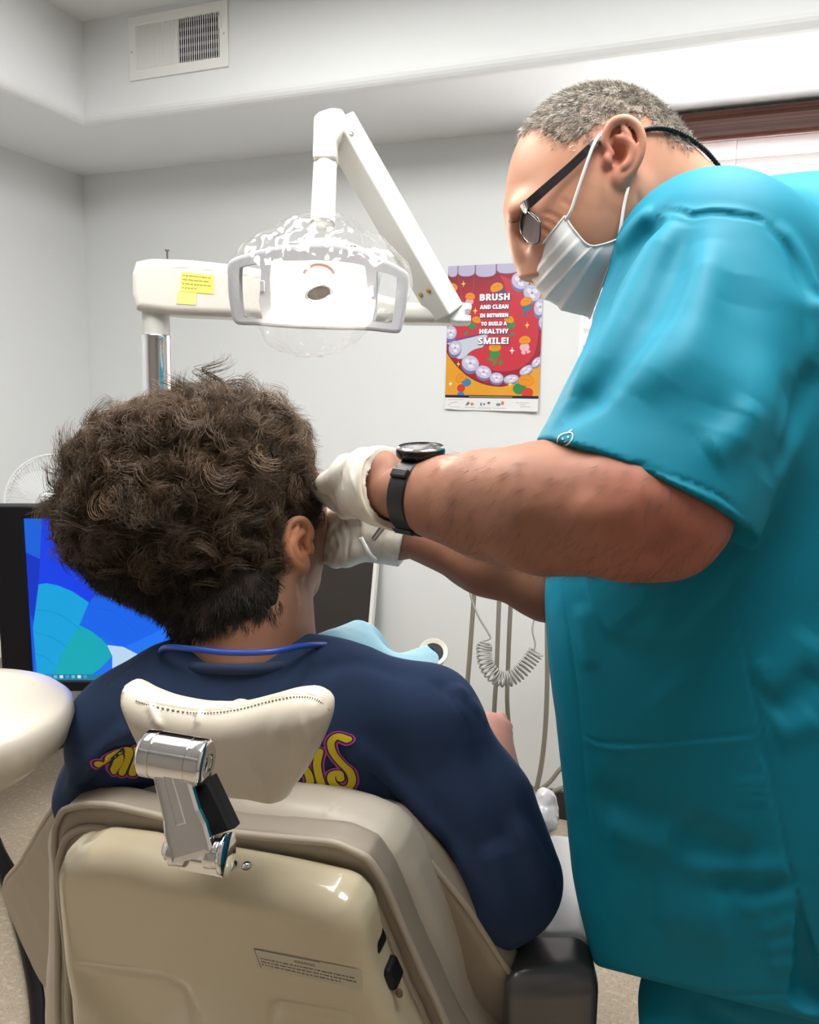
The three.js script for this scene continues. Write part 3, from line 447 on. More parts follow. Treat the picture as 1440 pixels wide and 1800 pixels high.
// ---------------------------------------------------------------- dental lamp
const textSquiggle = (g, x, y, w, h, col) => { g.fillStyle = col; let k = 0; while (k < w) { const ww = h * rr(0.5, 2.6); if (k + ww > w) break; g.fillRect(x + k, y, ww, h * rr(0.35, 0.55)); for (let j = 0; j < ww; j += h * 0.5) g.fillRect(x + k + j, y - h * 0.2, h * 0.22, h * 0.8); k += ww + h * 0.5; } };
{
  const t = thing('dental_lamp', 'lit dental operating lamp on a cream folding arm and chrome post over the patient', 'dental lamp', V(POLE.x, 0, POLE.z));
  const yTop = A(276, 600, 1.6).y, yNeck = A(276, 553, 1.6).y, ax = (y) => V(POLE.x, y, POLE.z);
  part(t, 'post_foot', turned(ax(0), ax(1), [[0, 0], [0.16, 0], [0.165, 0.01], [0.15, 0.03], [0.05, 0.05], [0.034, 0.08], [0, 0.08]], 40), cream);
  part(t, 'pole', turned(ax(0.05), ax(1), [[0, 0], [0.0287, 0], [0.0287, yTop - 0.05], [0.027, yTop - 0.049], [0.0287, yTop - 0.048], [0.0287, yTop - 0.04], [0.027, yTop - 0.038], [0, yTop - 0.038]], 48), chrome);
  part(t, 'neck', turned(ax(yTop - 0.005), ax(5), [[0, 0], [0.0262, 0], [0.0262, yNeck - yTop + 0.03], [0, yNeck - yTop + 0.03]], 40), mat(new THREE.Color(0.72, 0.71, 0.68), 0.35));
  // housing arm
  const E = A(800, 551, 1.53), U = V(E.x - POLE.x, 0, E.z - POLE.z).normalize(), W = V(0, 1, 0), N = new THREE.Vector3().crossVectors(U, W), m = basis(ax(0), U, W, N), q = (x, y, k = 0.04) => inFrame(m, x, y, k), dn = (p) => [p[0], p[1]];
  const lo = [q(236, 545), q(300, 553), q(405, 557), q(560, 562), q(720, 566), q(792, 567)], hi = [q(792, 533), q(720, 530), q(560, 488), q(405, 463), q(330, 455), q(262, 453), q(236, 458), q(229, 480), q(229, 520)];
  const hull = [...lo, ...hi].map(dn);
  const arm = new Field().add(slab(m, hull, -0.045, 0.042, 0.016)); const seamPts = [[231, 471], [262, 470], [330, 473], [405, 481], [470, 492]].map(([x, y]) => fromFrame(m, ...q(x, y, 0.042), 0.042));
  const armTip = fromFrame(m, ...q(792, 550, 0), 0);
  arm.line(seamPts, 0.0012, -0.0012);
  part(t, 'swing_arm', arm.mesh(0.0042), creamLamp);
  part(t, 'screw', turned(fromFrame(m, ...q(294, 455, 0), 0), fromFrame(m, ...q(294, 430, 0), 0), [[0, 0], [0.0016, 0], [0.0016, 0.012], [0.0042, 0.016], [0.0042, 0.0175], [0, 0.0175]], 12), mat(new THREE.Color(0.12, 0.11, 0.1), 0.5, { metalness: 0.8 }));
  const lab = (pts, tex, rough = 0.5) => { const f = patch(arm, pts, 12, 8, 0.0008, 1.2); return part(t, 'sticker', f, mat(0xffffff, rough, { map: tex })); };
  seed(5);
  lab([[319, 478], [376, 484], [376, 517], [317, 512]], canvasTexture(256, 160, (g, w, h) => { g.fillStyle = '#f3df6e'; g.fillRect(0, 0, w, h); for (let i = 0; i < 4; i++) textSquiggle(g, 14, 24 + i * 34, (i === 3 ? 0.5 : 0.86) * w, 15, '#8b7b35'); })).userData.label = 'yellow printed sticker';
  lab([[312, 512], [346, 515], [344, 536], [310, 534]], canvasTexture(64, 48, (g, w, h) => { g.fillStyle = '#ffe98a'; g.fillRect(0, 0, w, h); }), 0.12).userData.label = 'small blank yellow sticker';
  // elbow fork
  const fk = mat(new THREE.Color(0.74, 0.74, 0.74), 0.35), fm = basis(A(790, 552, 1.515), RIGHT, UPV, BACK), fq = (x, y) => inFrame(fm, x, y);
  part(t, 'elbow', plate(fm, [[778, 531], [801, 531], [812, 535], [826, 537], [829, 541], [827, 549], [818, 550], [816, 552], [816, 556], [827, 558], [827, 568], [822, 570], [802, 570], [790, 567], [778, 567]].map(([x, y]) => fq(x, y)), -0.018, 0.018, 0.004), fk);
  // spring arm: square tube
  const a = A(598, 224, 1.405), b = A(782, 544, 1.50), D = b.clone().sub(a).normalize(), P = new THREE.Vector3().crossVectors(D, BACK).normalize(), Q = new THREE.Vector3().crossVectors(P, D).normalize(), e1 = Q.clone().multiplyScalar(0.8).addScaledVector(P, -0.6).normalize(), e2 = new THREE.Vector3().crossVectors(e1, D).normalize();
  const L = a.distanceTo(b), sm = basis(a.clone().addScaledVector(D, L / 2), D, e2, e1), sg = new RoundedBoxGeometry(L + 0.02, 0.046, 0.052, 3, 0.004); placed(sg, sm);
  part(t, 'spring_arm', sg, mat(new THREE.Color(0.66, 0.645, 0.61), 0.4));
  const rust = mat(new THREE.Color(0.42, 0.22, 0.05), 0.6);
  for (const s of [-0.011, 0.011]) { const c = a.clone().addScaledVector(D, L - 0.045).addScaledVector(e1, s).addScaledVector(e2, -0.0225); part(t, 'bolt', turned(c, c.clone().addScaledVector(e2, -1), [[0, 0], [0.005, 0], [0.0045, 0.002], [0.002, 0.003], [0, 0.0028]], 16), rust); }
  { const c = a.clone().addScaledVector(D, 0.022).addScaledVector(e1, 0.0262).addScaledVector(e2, -0.012); part(t, 'pivot_pin', turned(c, c.clone().add(e1), [[0, 0], [0.005, 0], [0.004, 0.002], [0, 0.0022]], 20), chrome); }
  // knuckle and stem
  const hd = 1.385, km = basis(A(578, 245, hd), RIGHT, UPV, BACK), kq = (x, y) => inFrame(km, x, y);
  part(t, 'knuckle', plate(km, smooth([[553, 286], [553, 250], [554, 216], [563, 206], [585, 199], [602, 201], [609, 212], [604, 238], [597, 251], [593, 258], [592, 286]].map(([x, y]) => kq(x, y)), 60, 0.2), -0.022, 0.022, 0.006), creamLamp);
  part(t, 'knuckle_cap', placed(new RoundedBoxGeometry(0.026, 0.003, 0.02, 2, 0.001).rotateZ(0.22), km.clone().multiply(new THREE.Matrix4().makeTranslation(-0.004, 0.0412, 0))), mat(new THREE.Color(0.06, 0.06, 0.06), 0.4));
  part(t, 'stem', turned(A(572, 287, hd), A(567, 400, hd - 0.02), [[0, 0], [0.0188, 0], [0.0196, 0.002], [0.0204, 0.11], [0, 0.11]], 36), mat(new THREE.Color(0.72, 0.71, 0.67), 0.35));
  // head
  const HO = A(560, 515, 1.33), HN = BACK.clone().multiplyScalar(Math.cos(16 * RAD)).addScaledVector(UPV, -Math.sin(16 * RAD)), HW = new THREE.Vector3().crossVectors(HN, RIGHT), hm = basis(HO, RIGHT, HW, HN), h = (x, y, k = 0) => inFrame(hm, x, y, k), H = (l, k = 0) => l.map(([x, y]) => h(x, y, k));
  const rim = smooth(H([[400, 470], [406, 457], [423, 449], [470, 436], [520, 430], [560, 428], [600, 430], [640, 440], [690, 462], [714, 476], [719, 488], [717, 520], [713, 548], [706, 580], [695, 586], [645, 581], [590, 580], [530, 578], [480, 575], [450, 572], [420, 571], [409, 560], [402, 520]]), 140, 0.35);
  const holeL = H([[418, 466], [463, 458], [466, 500], [463, 530], [468, 566], [424, 563], [416, 520]]), holeR = H([[659, 470], [702, 483], [702, 520], [693, 572], [650, 569], [655, 530], [656, 500]]), win = H([[474, 455], [515, 452], [560, 451], [605, 454], [646, 463], [652, 508], [642, 576], [560, 575], [480, 572], [469, 510]]);
  const headMat = mat(new THREE.Color(0.46, 0.465, 0.49), 0.35);
  part(t, 'lamp_frame', plate(hm, rim, -0.022, 0.006, 0.006, [smooth(holeL, 60, 0.3), smooth(win, 80, 0.25), smooth(holeR, 60, 0.3)]), headMat, 'pale grey oblong lamp frame with two hand openings');
  const hood = smooth(H([[455, 452], [480, 432], [520, 420], [560, 416], [600, 420], [640, 436], [668, 460], [662, 520], [650, 578], [560, 578], [470, 574], [458, 520]]), 90, 0.4);
  const hf = new Field().add(slab(hm, hood, -0.10, -0.012, 0.03)).cut(slab(hm, win.map(([u, v]) => [u * 0.985, v * 0.985]), -0.06, 0.05, 0.004));
  part(t, 'lamp_housing', hf.mesh(0.004), mat(new THREE.Color(0.66, 0.655, 0.64), 0.4));
  const slit = mat(new THREE.Color(0.34, 0.33, 0.30), 0.6);
  for (const [y, x0, x1] of [[425, 500, 575], [430, 485, 572], [437, 475, 630], [443, 470, 640], [426, 586, 625], [431, 584, 632]]) { const p0 = fromFrame(hm, ...h(x0, y + 2, 0.004), 0.004), p1 = fromFrame(hm, ...h(x1, y + (y < 432 && x0 > 580 ? 6 : 3), 0.004), 0.004); p0.addScaledVector(HN, -0.010 - (445 - y) * 0.0006); p1.addScaledVector(HN, -0.010 - (445 - y) * 0.0006); part(t, 'vent_slit', rod(p0, p1, 0.0018, 0.0018, 8, 0), slit); }
  // reflector bowl, bulb and shield
  const bowl = (() => { const W2 = 0.078, H2 = 0.055, nu = 28, nv = 20, g = new THREE.PlaneGeometry(2, 2, nu, nv), p = g.attributes.position; for (let i = 0; i < p.count; i++) { const u = p.getX(i), v = p.getY(i); p.setXYZ(i, u * W2, v * H2, -0.006 - 0.042 * (1 - Math.pow(Math.max(Math.abs(u), Math.abs(v)), 2.2)) - 0.0012 * Math.abs(Math.sin(u * 22)) * (v < -0.4 ? 1 : 0.3)); } g.computeVertexNormals(); return g; })();
  const c0 = h(560, 514), warm = new THREE.Color(1.0, 0.90, 0.78);
  placed(bowl.translate(c0[0], c0[1], 0), hm);
  part(t, 'reflector', bowl, mat(new THREE.Color(0.9, 0.85, 0.8), 0.3, { emissive: warm, emissiveIntensity: 0.95 }), 'glowing warm white reflector');
  const bc = fromFrame(hm, ...h(560, 514, -0.02), -0.02);
  part(t, 'bulb', rod(bc.clone().addScaledVector(RIGHT, -0.012).addScaledVector(HW, 0.012), bc.clone().addScaledVector(RIGHT, 0.012).addScaledVector(HW, 0.016), 0.006), mat(0xffffff, 0.3, { emissive: warm, emissiveIntensity: 4 }));
  const sh = fromFrame(hm, ...h(561, 516, 0), 0.0), sr = RIGHT.clone().multiplyScalar(0.97).addScaledVector(HW, 0.24).normalize();
  const capsule = (len, r) => { const g = new THREE.CapsuleGeometry(r, len, 6, 14); g.rotateZ(Math.PI / 2); g.scale(1, 1, 0.45); return placed(g, basis(sh, sr, new THREE.Vector3().crossVectors(HN, sr), HN)); };
  const shield = part(t, 'bulb_shield', capsule(0.019, 0.0118), mat(new THREE.Color(0.05, 0.035, 0.03), 0.3, { metalness: 0.6 }), 'dark oblong bulb shield');
  const ring = new THREE.TorusGeometry(0.0122, 0.0016, 8, 40); ring.scale(1.7, 0.95, 1); part(shield, 'shield_rim', placed(ring, basis(sh.clone().addScaledVector(HN, 0.004), sr, new THREE.Vector3().crossVectors(HN, sr), HN)), chrome);
  { const cc = h(560, 485), pts = []; for (let i = 0; i <= 16; i++) { const an = Math.PI * (0.06 + 0.88 * i / 16); pts.push(fromFrame(hm, cc[0] + 0.024 * Math.cos(an), cc[1] + 0.017 * Math.sin(an), -0.008)); } part(t, 'bulb_bracket', tube(pts, 0.003, 32, 8), mat(new THREE.Color(0.65, 0.42, 0.36), 0.4)); }
  for (const [x, y] of [[463, 503], [655, 513]]) { const c = fromFrame(hm, ...h(x, y), 0.006); part(t, 'clip', placed(new RoundedBoxGeometry(0.007, 0.018, 0.008, 2, 0.002), basis(c, RIGHT, HW, HN)), headMat); }
  const lamp = new THREE.RectAreaLight(warm, 55, 0.13, 0.085), lp = HO.clone().addScaledVector(HN, 0.012); lamp.position.copy(lp); lamp.lookAt(A(600, 900, 1.12)); scene.add(lamp);
  // clear protective bag round the head
  const bag = new Field().add(ell(A(560, 495, 1.36), 0.156, 0.092, 0.09, RIGHT, HW, HN)).add(ell(A(545, 585, 1.36), 0.07, 0.04, 0.05, RIGHT, HW, HN), 0.05).add(ell(A(566, 420, 1.37), 0.055, 0.04, 0.05, RIGHT, HW, HN), 0.05);
  bag.wobble(0.005, 26, 2); bag.fine.push((x, y, z) => 0.0022 * noise(x * 85, y * 16, z * 85) + 0.0008 * Math.abs(noise(x * 48, y * 48, z * 48)) + 0.005 * Math.abs(noise(x * 31 + 7, y * 24, z * 31)));
  single('lamp_cover', 'clear crinkled plastic barrier bag pulled over the lit dental lamp head', 'plastic cover', bag.mesh(0.004, { push: false }), mat(0xffffff, 0.06, { transmission: 1, thickness: 0, ior: 1.5 }));
}

// ---------------------------------------------------------------- treatment chair
const TILT = 15 * RAD, CU = V(1, 0, 0), CV = V(0, Math.cos(TILT), Math.sin(TILT)), CN = V(0, -Math.sin(TILT), Math.cos(TILT));
const CO = onZ(375, 1500, -0.65), CM = basis(CO, CU, CV, CN);
const ch = (list, n) => list.map(([x, y]) => inFrame(CM, x, y, n));
const leather = mat(new THREE.Color(0.62, 0.555, 0.46), 0.42, { clearcoat: 0.25, clearcoatRoughness: 0.35 });
const leatherTaupe = mat(new THREE.Color(0.34, 0.29, 0.235), 0.5);
const shellMat = mat(new THREE.Color(0.60, 0.52, 0.365), 0.2, { clearcoat: 0.7, clearcoatRoughness: 0.08 });
const armTop = A(930, 1642, 0.965).y;
{
  const t = thing('dental_chair', 'cream leather dental chair with chrome headrest bracket holding the seated patient', 'dental chair', V(CO.x, 0, -0.95));
  const low = (list, n, uL, uR, v = -0.42) => [...ch(list, n), [uR, v], [uL, v]];
  // plastic shell
  const so = ch([[134, 1800], [128, 1740], [117, 1675], [105, 1545], [106, 1524], [116, 1496], [134, 1494], [160, 1488], [233, 1498], [292, 1513], [389, 1530], [486, 1549], [583, 1572], [612, 1586], [634, 1609], [645, 1630], [662, 1699], [676, 1738], [704, 1800]], 0.012);
  const shell = new Field().add(slab(CM, smooth([...so, [0.24, -0.36], [-0.21, -0.36]], 150, 0.2), -0.035, 0.03, 0.027));
  const fl = (pix, n) => pix.map(([x, y]) => fromFrame(CM, ...inFrame(CM, x, y, n), n));
  shell.line(fl([[118, 1695], [200, 1706], [290, 1716], [325, 1735], [342, 1770], [350, 1820]], 0.03), 0.005, -0.0022).line(fl([[476, 1810], [482, 1772], [495, 1766], [560, 1778], [640, 1790]], 0.03), 0.006, -0.003);
  const sh = part(t, 'back_shell', shell.mesh(0.0045), shellMat, 'glossy cream plastic back shell');
  for (const [x, y, hh] of [[662, 1652, 0.026], [692, 1714, 0.026]]) { const [u, v] = inFrame(CM, x, y, -0.004); part(sh, 'vent_hole', placed(new RoundedBoxGeometry(0.016, hh, 0.024, 3, 0.006).rotateZ(0.3), CM.clone().multiply(new THREE.Matrix4().makeTranslation(u - 0.004, v, -0.006))), blackPlastic, 'black slot at the shell edge'); }
  { const [u, v] = inFrame(CM, 707, 1733, -0.004); part(sh, 'screw', placed(new THREE.SphereGeometry(0.004, 12, 8).scale(1, 1.4, 0.8), CM.clone().multiply(new THREE.Matrix4().makeTranslation(u, v, 0.004))), mat(new THREE.Color(0.16, 0.09, 0.06), 0.5)); }
  seed(9);
  const label = canvasTexture(640, 150, (g, w, h) => { g.fillStyle = 'rgba(205,197,175,0.95)'; g.fillRect(0, 0, w, h); g.strokeStyle = 'rgba(60,84,100,0.9)'; g.lineWidth = 5; g.beginPath(); g.moveTo(22, h); g.lineTo(4, 4); g.lineTo(w * 0.62, 6); g.stroke(); g.fillStyle = '#46443c'; g.font = 'bold 26px sans-serif'; g.textAlign = 'center'; g.fillText('WARNING', w * 0.47, 46); g.textAlign = 'left'; for (const [y, e] of [[66, 0.95], [90, 0.96], [114, 0.8]]) textSquiggle(g, 30, y, w * (e - 0.05), 15, '#55524a'); });
  const shp = new Field(); shp.L = shell.L;
  part(sh, 'warning_label', patch(shp, [[446, 1667], [634, 1704], [638, 1742], [453, 1700]], 16, 4, 0.0006, 0.3), mat(0xffffff, 0.35, { map: label, transparent: true }), 'pale warning label with small print');
  // cushion layers
  const rim1 = low([[116, 1800], [113, 1640], [112, 1520], [108, 1480], [110, 1440], [124, 1411], [160, 1401], [204, 1401], [272, 1415], [403, 1447], [535, 1460], [600, 1466], [654, 1490], [683, 1531], [705, 1582], [726, 1632], [752, 1690], [788, 1769]], -0.05, -0.265, 0.27);
  const panel = new Field().add(slab(CM, smooth(rim1, 160, 0.25), -0.075, -0.036, 0.012)).wobble(0.0012, 18, 2);
  panel.fold([[300, 1440], [420, 1466], [520, 1480]], 0.008, -0.0025).fold([[690, 1600], [712, 1592], [728, 1586]], 0.0014, -0.002).fold([[190, 1440], [210, 1452], [260, 1458]], 0.01, 0.002);
  part(t, 'rear_panel', panel.mesh(0.0045), leatherTaupe, 'taupe leather rear panel');
  const ringOf = (poly, n, r) => tube(smooth(poly, 160, 0.25).map(([u, v]) => fromFrame(CM, u, v, n)), r, 260, 8, true);
  part(t, 'piping', ringOf(rim1.map(([u, v]) => [u * 0.995, v]), -0.037, 0.0042), mat(new THREE.Color(0.47, 0.41, 0.33), 0.5));
  const rim0 = low([[126, 1800], [122, 1700], [108, 1560], [106, 1510], [118, 1472], [140, 1456], [175, 1453], [300, 1476], [480, 1512], [590, 1535], [636, 1552], [660, 1585], [690, 1654], [719, 1726], [744, 1780]], -0.036, -0.25, 0.25);
  part(t, 'piping', ringOf(rim0, -0.034, 0.0048), mat(new THREE.Color(0.45, 0.39, 0.315), 0.5));
  const cush = low([[100, 1800], [104, 1640], [106, 1520], [106, 1450], [118, 1412], [140, 1388], [165, 1369], [196, 1358], [269, 1362], [400, 1376], [522, 1391], [593, 1407], [640, 1421], [684, 1442], [716, 1468], [744, 1513], [762, 1553], [784, 1607], [806, 1679], [831, 1769]], -0.11, -0.285, 0.30);
  const cf = new Field().add(slab(CM, smooth(cush, 160, 0.25), -0.15, -0.07, 0.03)).wobble(0.0015, 14, 2);
  cf.fold([[192, 1362], [190, 1385], [186, 1398]], 0.0012, -0.0022).fold([[200, 1362], [198, 1385], [194, 1398]], 0.0012, -0.0014).fold([[588, 1410], [570, 1430], [560, 1452]], 0.0012, -0.002).fold([[600, 1412], [582, 1432], [572, 1456]], 0.0012, -0.0014);
  part(t, 'back_cushion', cf.mesh(0.005), leather);
  // wide front cushion whose sides curl round the patient
  const wing = low([[10, 1830], [-60, 1770], [-110, 1690], [-90, 1640], [-35, 1582], [5, 1529], [60, 1452], [104, 1398], [165, 1374], [300, 1385], [430, 1395], [560, 1405], [660, 1425], [700, 1440], [760, 1500], [828, 1586], [885, 1680], [936, 1760], [972, 1803]], -0.135, -0.36, 0.36, -0.46);
  const wf = new Field().add(slab(CM, smooth(wing, 180, 0.25), -0.165, -0.12, 0.014, (u) => -0.4 * Math.max(0, Math.abs(u) - 0.2) ** 1.6)).wobble(0.002, 12, 2);
  part(t, 'side_wing', wf.mesh(0.0055), mat(new THREE.Color(0.41, 0.345, 0.265), 0.5), 'broad tan leather wing');
  const wp = smooth(wing, 180, 0.25).map(([u, v]) => fromFrame(CM, u * 0.997, v, -0.125 - 0.4 * Math.max(0, Math.abs(u) - 0.2) ** 1.6));
  part(t, 'piping', tube(wp, 0.0035, 280, 8, true), mat(new THREE.Color(0.52, 0.45, 0.35), 0.5));
  // headrest
  const HRn = 0.0, hr = smooth(ch([[208, 1214], [220, 1219], [240, 1227], [282, 1238], [344, 1246], [410, 1246], [460, 1236], [500, 1227], [532, 1226], [556, 1238], [570, 1256], [569, 1280], [555, 1319], [532, 1362], [496, 1406], [450, 1398], [389, 1391], [320, 1380], [262, 1345], [247, 1313], [225, 1272], [209, 1236]], HRn), 130, 0.35);
  const u0 = inFrame(CM, 398, 1300, HRn)[0], hrF = new Field().add(slab(CM, hr, -0.030, 0.022, 0.024, (u) => -0.8 * (u - u0) ** 2)).add(slab(CM, ch([[372, 1270], [430, 1290], [470, 1375], [495, 1405], [389, 1393]], HRn), -0.05, 0.0, 0.012), 0.012);
  const seam = [[211, 1208], [232, 1226], [262, 1236], [330, 1249], [372, 1250], [420, 1244], [470, 1231], [520, 1222], [556, 1226], [580, 1246]];
  hrF.fold(seam, 0.0016, -0.0022).fold(seam.map(([x, y]) => [x, y - 5]), 0.004, 0.0016).fold([[262, 1238], [268, 1250], [274, 1266], [286, 1278]], 0.003, 0.004).fold([[352, 1246], [350, 1260], [347, 1276]], 0.003, 0.004).fold([[345, 1246], [343, 1260], [340, 1276]], 0.0012, -0.0015);
  hrF.fold([[430, 1330], [455, 1365], [480, 1385]], 0.006, 0.0015).fold([[470, 1280], [520, 1300], [550, 1290]], 0.02, 0.003);
  const hrest = part(t, 'headrest', hrF.mesh(0.004), leather, 'cream leather headrest pad with stitched seam');
  const stitch = [], sp = smoothOpen(seam.map(([x, y]) => hrF.hit(x, y + 4, 0.3, 0.0006)).filter((p) => !p.miss), 130); for (let i = 4; i + 1 < sp.length; i += 2) if (Math.abs(hrF.base(sp[i].x, sp[i].y, sp[i].z)) < 0.004 && Math.abs(hrF.base(sp[i + 1].x, sp[i + 1].y, sp[i + 1].z)) < 0.004) stitch.push(cap2(sp[i], sp[i + 1], 0.0008));
  function cap2(a, b, r) { return rod(a, b, r, r, 6, 0.0003); }
  const st = part(hrest, 'stitching', merge(stitch), mat(new THREE.Color(0.25, 0.2, 0.15), 0.8)); st.userData.kind = 'stuff';
  // bracket
  const bA = hrF.hit(252, 1322, 0.3, 0.012), bD = A(255, 1326, 0.64).distanceTo(EYE), pd = A(310, 1335, 1).clone(); const dB = 0.655;
  const b0 = A(252, 1322, dB + 0.004), b1 = A(366, 1342, dB - 0.004), L = b0.distanceTo(b1), rB = 0.0185;
  part(t, 'bracket_barrel', turned(b0, b1, [[0, 0], [rB - 0.003, 0], [rB, 0.003], [rB, L * 0.2], [rB - 0.0015, L * 0.205], [rB - 0.0015, L * 0.225], [rB, L * 0.23], [rB, L * 0.74], [rB - 0.001, L * 0.745], [rB - 0.001, L * 0.755], [rB, L * 0.76], [rB, L - 0.003], [rB - 0.003, L], [0.008, L], [0.008, L - 0.002], [0.006, L - 0.002], [0.006, L], [0, L]], 48), chrome);
  const bdir = b1.clone().sub(b0).normalize(), sA = b0.clone().addScaledVector(bdir, L * 0.43).addScaledVector(BACK, 0.004), sB = A(345, 1507, dB - 0.012), sd = sB.clone().sub(sA), sl = sd.length(); sd.normalize();
  const sn = new THREE.Vector3().crossVectors(bdir, sd).normalize(); if (sn.dot(BACK) < 0) sn.negate(); const su = new THREE.Vector3().crossVectors(sd, sn).normalize(); const SM = basis(sA, su, sd, sn);
  const strap = new THREE.Shape([[-0.0145, -0.004], [0.0145, -0.004], [0.016, sl * 0.55], [0.0185, sl * 0.7], [0.0185, sl], [-0.0185, sl], [-0.0185, sl * 0.7], [-0.016, sl * 0.55]].map(([u, v]) => new THREE.Vector2(u, v)));
  part(t, 'bracket_arm', merge([plate(SM, strap, -0.004, 0.009, 0.006), plate(SM, [[-0.003, 0.01], [0.004, 0.01], [0.005, sl * 0.64], [-0.004, sl * 0.64]], 0.007, 0.0105, 0.0015)]), chrome);
  part(t, 'bracket_core', plate(SM, (su.dot(RIGHT) > 0 ? 1 : -1) > 0 ? [[-0.006, 0.028], [0.024, 0.024], [0.032, sl * 0.86], [-0.006, sl * 0.88]] : [[0.006, 0.028], [0.006, sl * 0.88], [-0.032, sl * 0.86], [-0.024, 0.024]], -0.028, -0.004, 0.006), blackPlastic);
  const c0 = A(290, 1492, dB - 0.004), c1 = A(402, 1502, dB - 0.012), cL = c0.distanceTo(c1);
  part(t, 'clamp_pin', turned(c0, c1, [[0, 0], [0.006, 0], [0.008, 0.002], [0.008, cL * 0.1], [0.012, cL * 0.12], [0.012, cL * 0.35], [0.006, cL * 0.36], [0.006, cL * 0.66], [0.0115, cL * 0.67], [0.0115, cL * 0.86], [0.009, cL * 0.87], [0.009, cL * 0.9], [0.0155, cL * 0.91], [0.0165, cL], [0, cL]], 36), chrome);
  part(t, 'clamp_plate', plate(CM, ch([[322, 1500], [402, 1515], [410, 1528], [398, 1537], [318, 1522]], 0.03), 0.024, 0.036, 0.003), chrome);
  { const p = shp.hit(434, 1522); const n = shp.grad(p.x, p.y, p.z); part(t, 'screw', turned(p, p.clone().add(n), [[0, 0], [0.0048, 0], [0.0046, 0.0016], [0.003, 0.003], [0, 0.0034]], 20), chrome); const q = shp.hit(408, 1520), n2 = shp.grad(q.x, q.y, q.z); part(t, 'screw_hole', turned(q, q.clone().add(n2), [[0, 0], [0.0052, 0], [0.0052, 0.0006], [0, 0.0006]], 20), blackPlastic); }
  // armrests
  const flat = basis(V(0, armTop, 0), V(1, 0, 0), V(0, 0, -1), V(0, 1, 0)), fl2 = (x, y) => { const p = onY(x, y, armTop); return [p.x, -p.z]; };
  const ao = [fl2(885, 1695), fl2(1046, 1697), fl2(1040, 1640), fl2(1021, 1475), fl2(1012, 1466), fl2(975, 1462), fl2(930, 1475)];
  const ap = [fl2(890, 1640), fl2(1036, 1646), fl2(1033, 1600), fl2(1021, 1475), fl2(1012, 1466), fl2(975, 1462), fl2(930, 1475)];
  const af = new Field().add(slab(flat, smooth(ap, 70, 0.2), -0.03, 0.0, 0.0145));
  part(t, 'armrest', af.mesh(0.005), mat(new THREE.Color(0.76, 0.75, 0.73), 0.25, { clearcoat: 0.6, clearcoatRoughness: 0.2 }), 'pale grey padded armrest');
  const ad = new Field().add(slab(flat, smooth(ao.map(([u, v]) => [u + 0.004, v - 0.007]), 70, 0.2), -0.34, -0.003, 0.026));  // dark side panel; its dark front end also paints in gradual shading
  part(t, 'armrest_side', ad.mesh(0.007), mat(new THREE.Color(0.085, 0.080, 0.080), 0.28, { clearcoat: 0.5, clearcoatRoughness: 0.2 }), 'dark grey armrest side panel');
  const lx = 2 * CO.x, al = new Field().add(slab(flat, smooth(ao.map(([u, v]) => [lx - u - 0.02, v + 0.04]), 70, 0.2), -0.06, -0.01, 0.02));
  part(t, 'armrest', al.mesh(0.007), mat(new THREE.Color(0.62, 0.60, 0.57), 0.3));
  // seat, leg rest, lift base
  const seatM = basis(V(CO.x + 0.02, 0.50, -0.98), V(1, 0, 0), V(0, 0, -1), V(0, 1, 0));
  part(t, 'seat', new Field().add(slab(seatM, smooth([[-0.24, -0.2], [0.22, -0.2], [0.2, 0.25], [0.17, 0.62], [-0.17, 0.62], [-0.22, 0.25]], 80, 0.3), -0.05, 0.05, 0.035, (u, v) => -0.28 * Math.max(0, v - 0.25))).mesh(0.009), leather);
  part(t, 'seat_frame', box(CO.x - 0.2, 0.36, -1.35, CO.x + 0.22, 0.45, -0.82, 0.03), cream);
  part(t, 'lift_column', box(CO.x - 0.12, 0.06, -1.2, CO.x + 0.14, 0.37, -0.9, 0.03), cream);
  part(t, 'base_plate', box(CO.x - 0.22, 0, -1.38, CO.x + 0.16, 0.07, -0.78, 0.03), cream);
  // control pod at the armrest's front in a plastic sleeve
  const pod = new Field().chain([[955, 1425, 1.27, 0.02], [952, 1445, 1.25, 0.024]]).add(ell(A(958, 1420, 1.27), 0.02, 0.03, 0.025)); pod.wobble(0.003, 40, 2);
  part(t, 'control_pod', pod.mesh(0.004), mat(new THREE.Color(0.74, 0.72, 0.72), 0.2, { clearcoat: 1, clearcoatRoughness: 0.1 }), 'pale control pod wrapped in shiny plastic');
}

// ---------------------------------------------------------------- people: shared pieces
const skinMat = (more = {}) => mat(0xffffff, 0.52, { vertexColors: true, specularIntensity: 0.6, ...more });
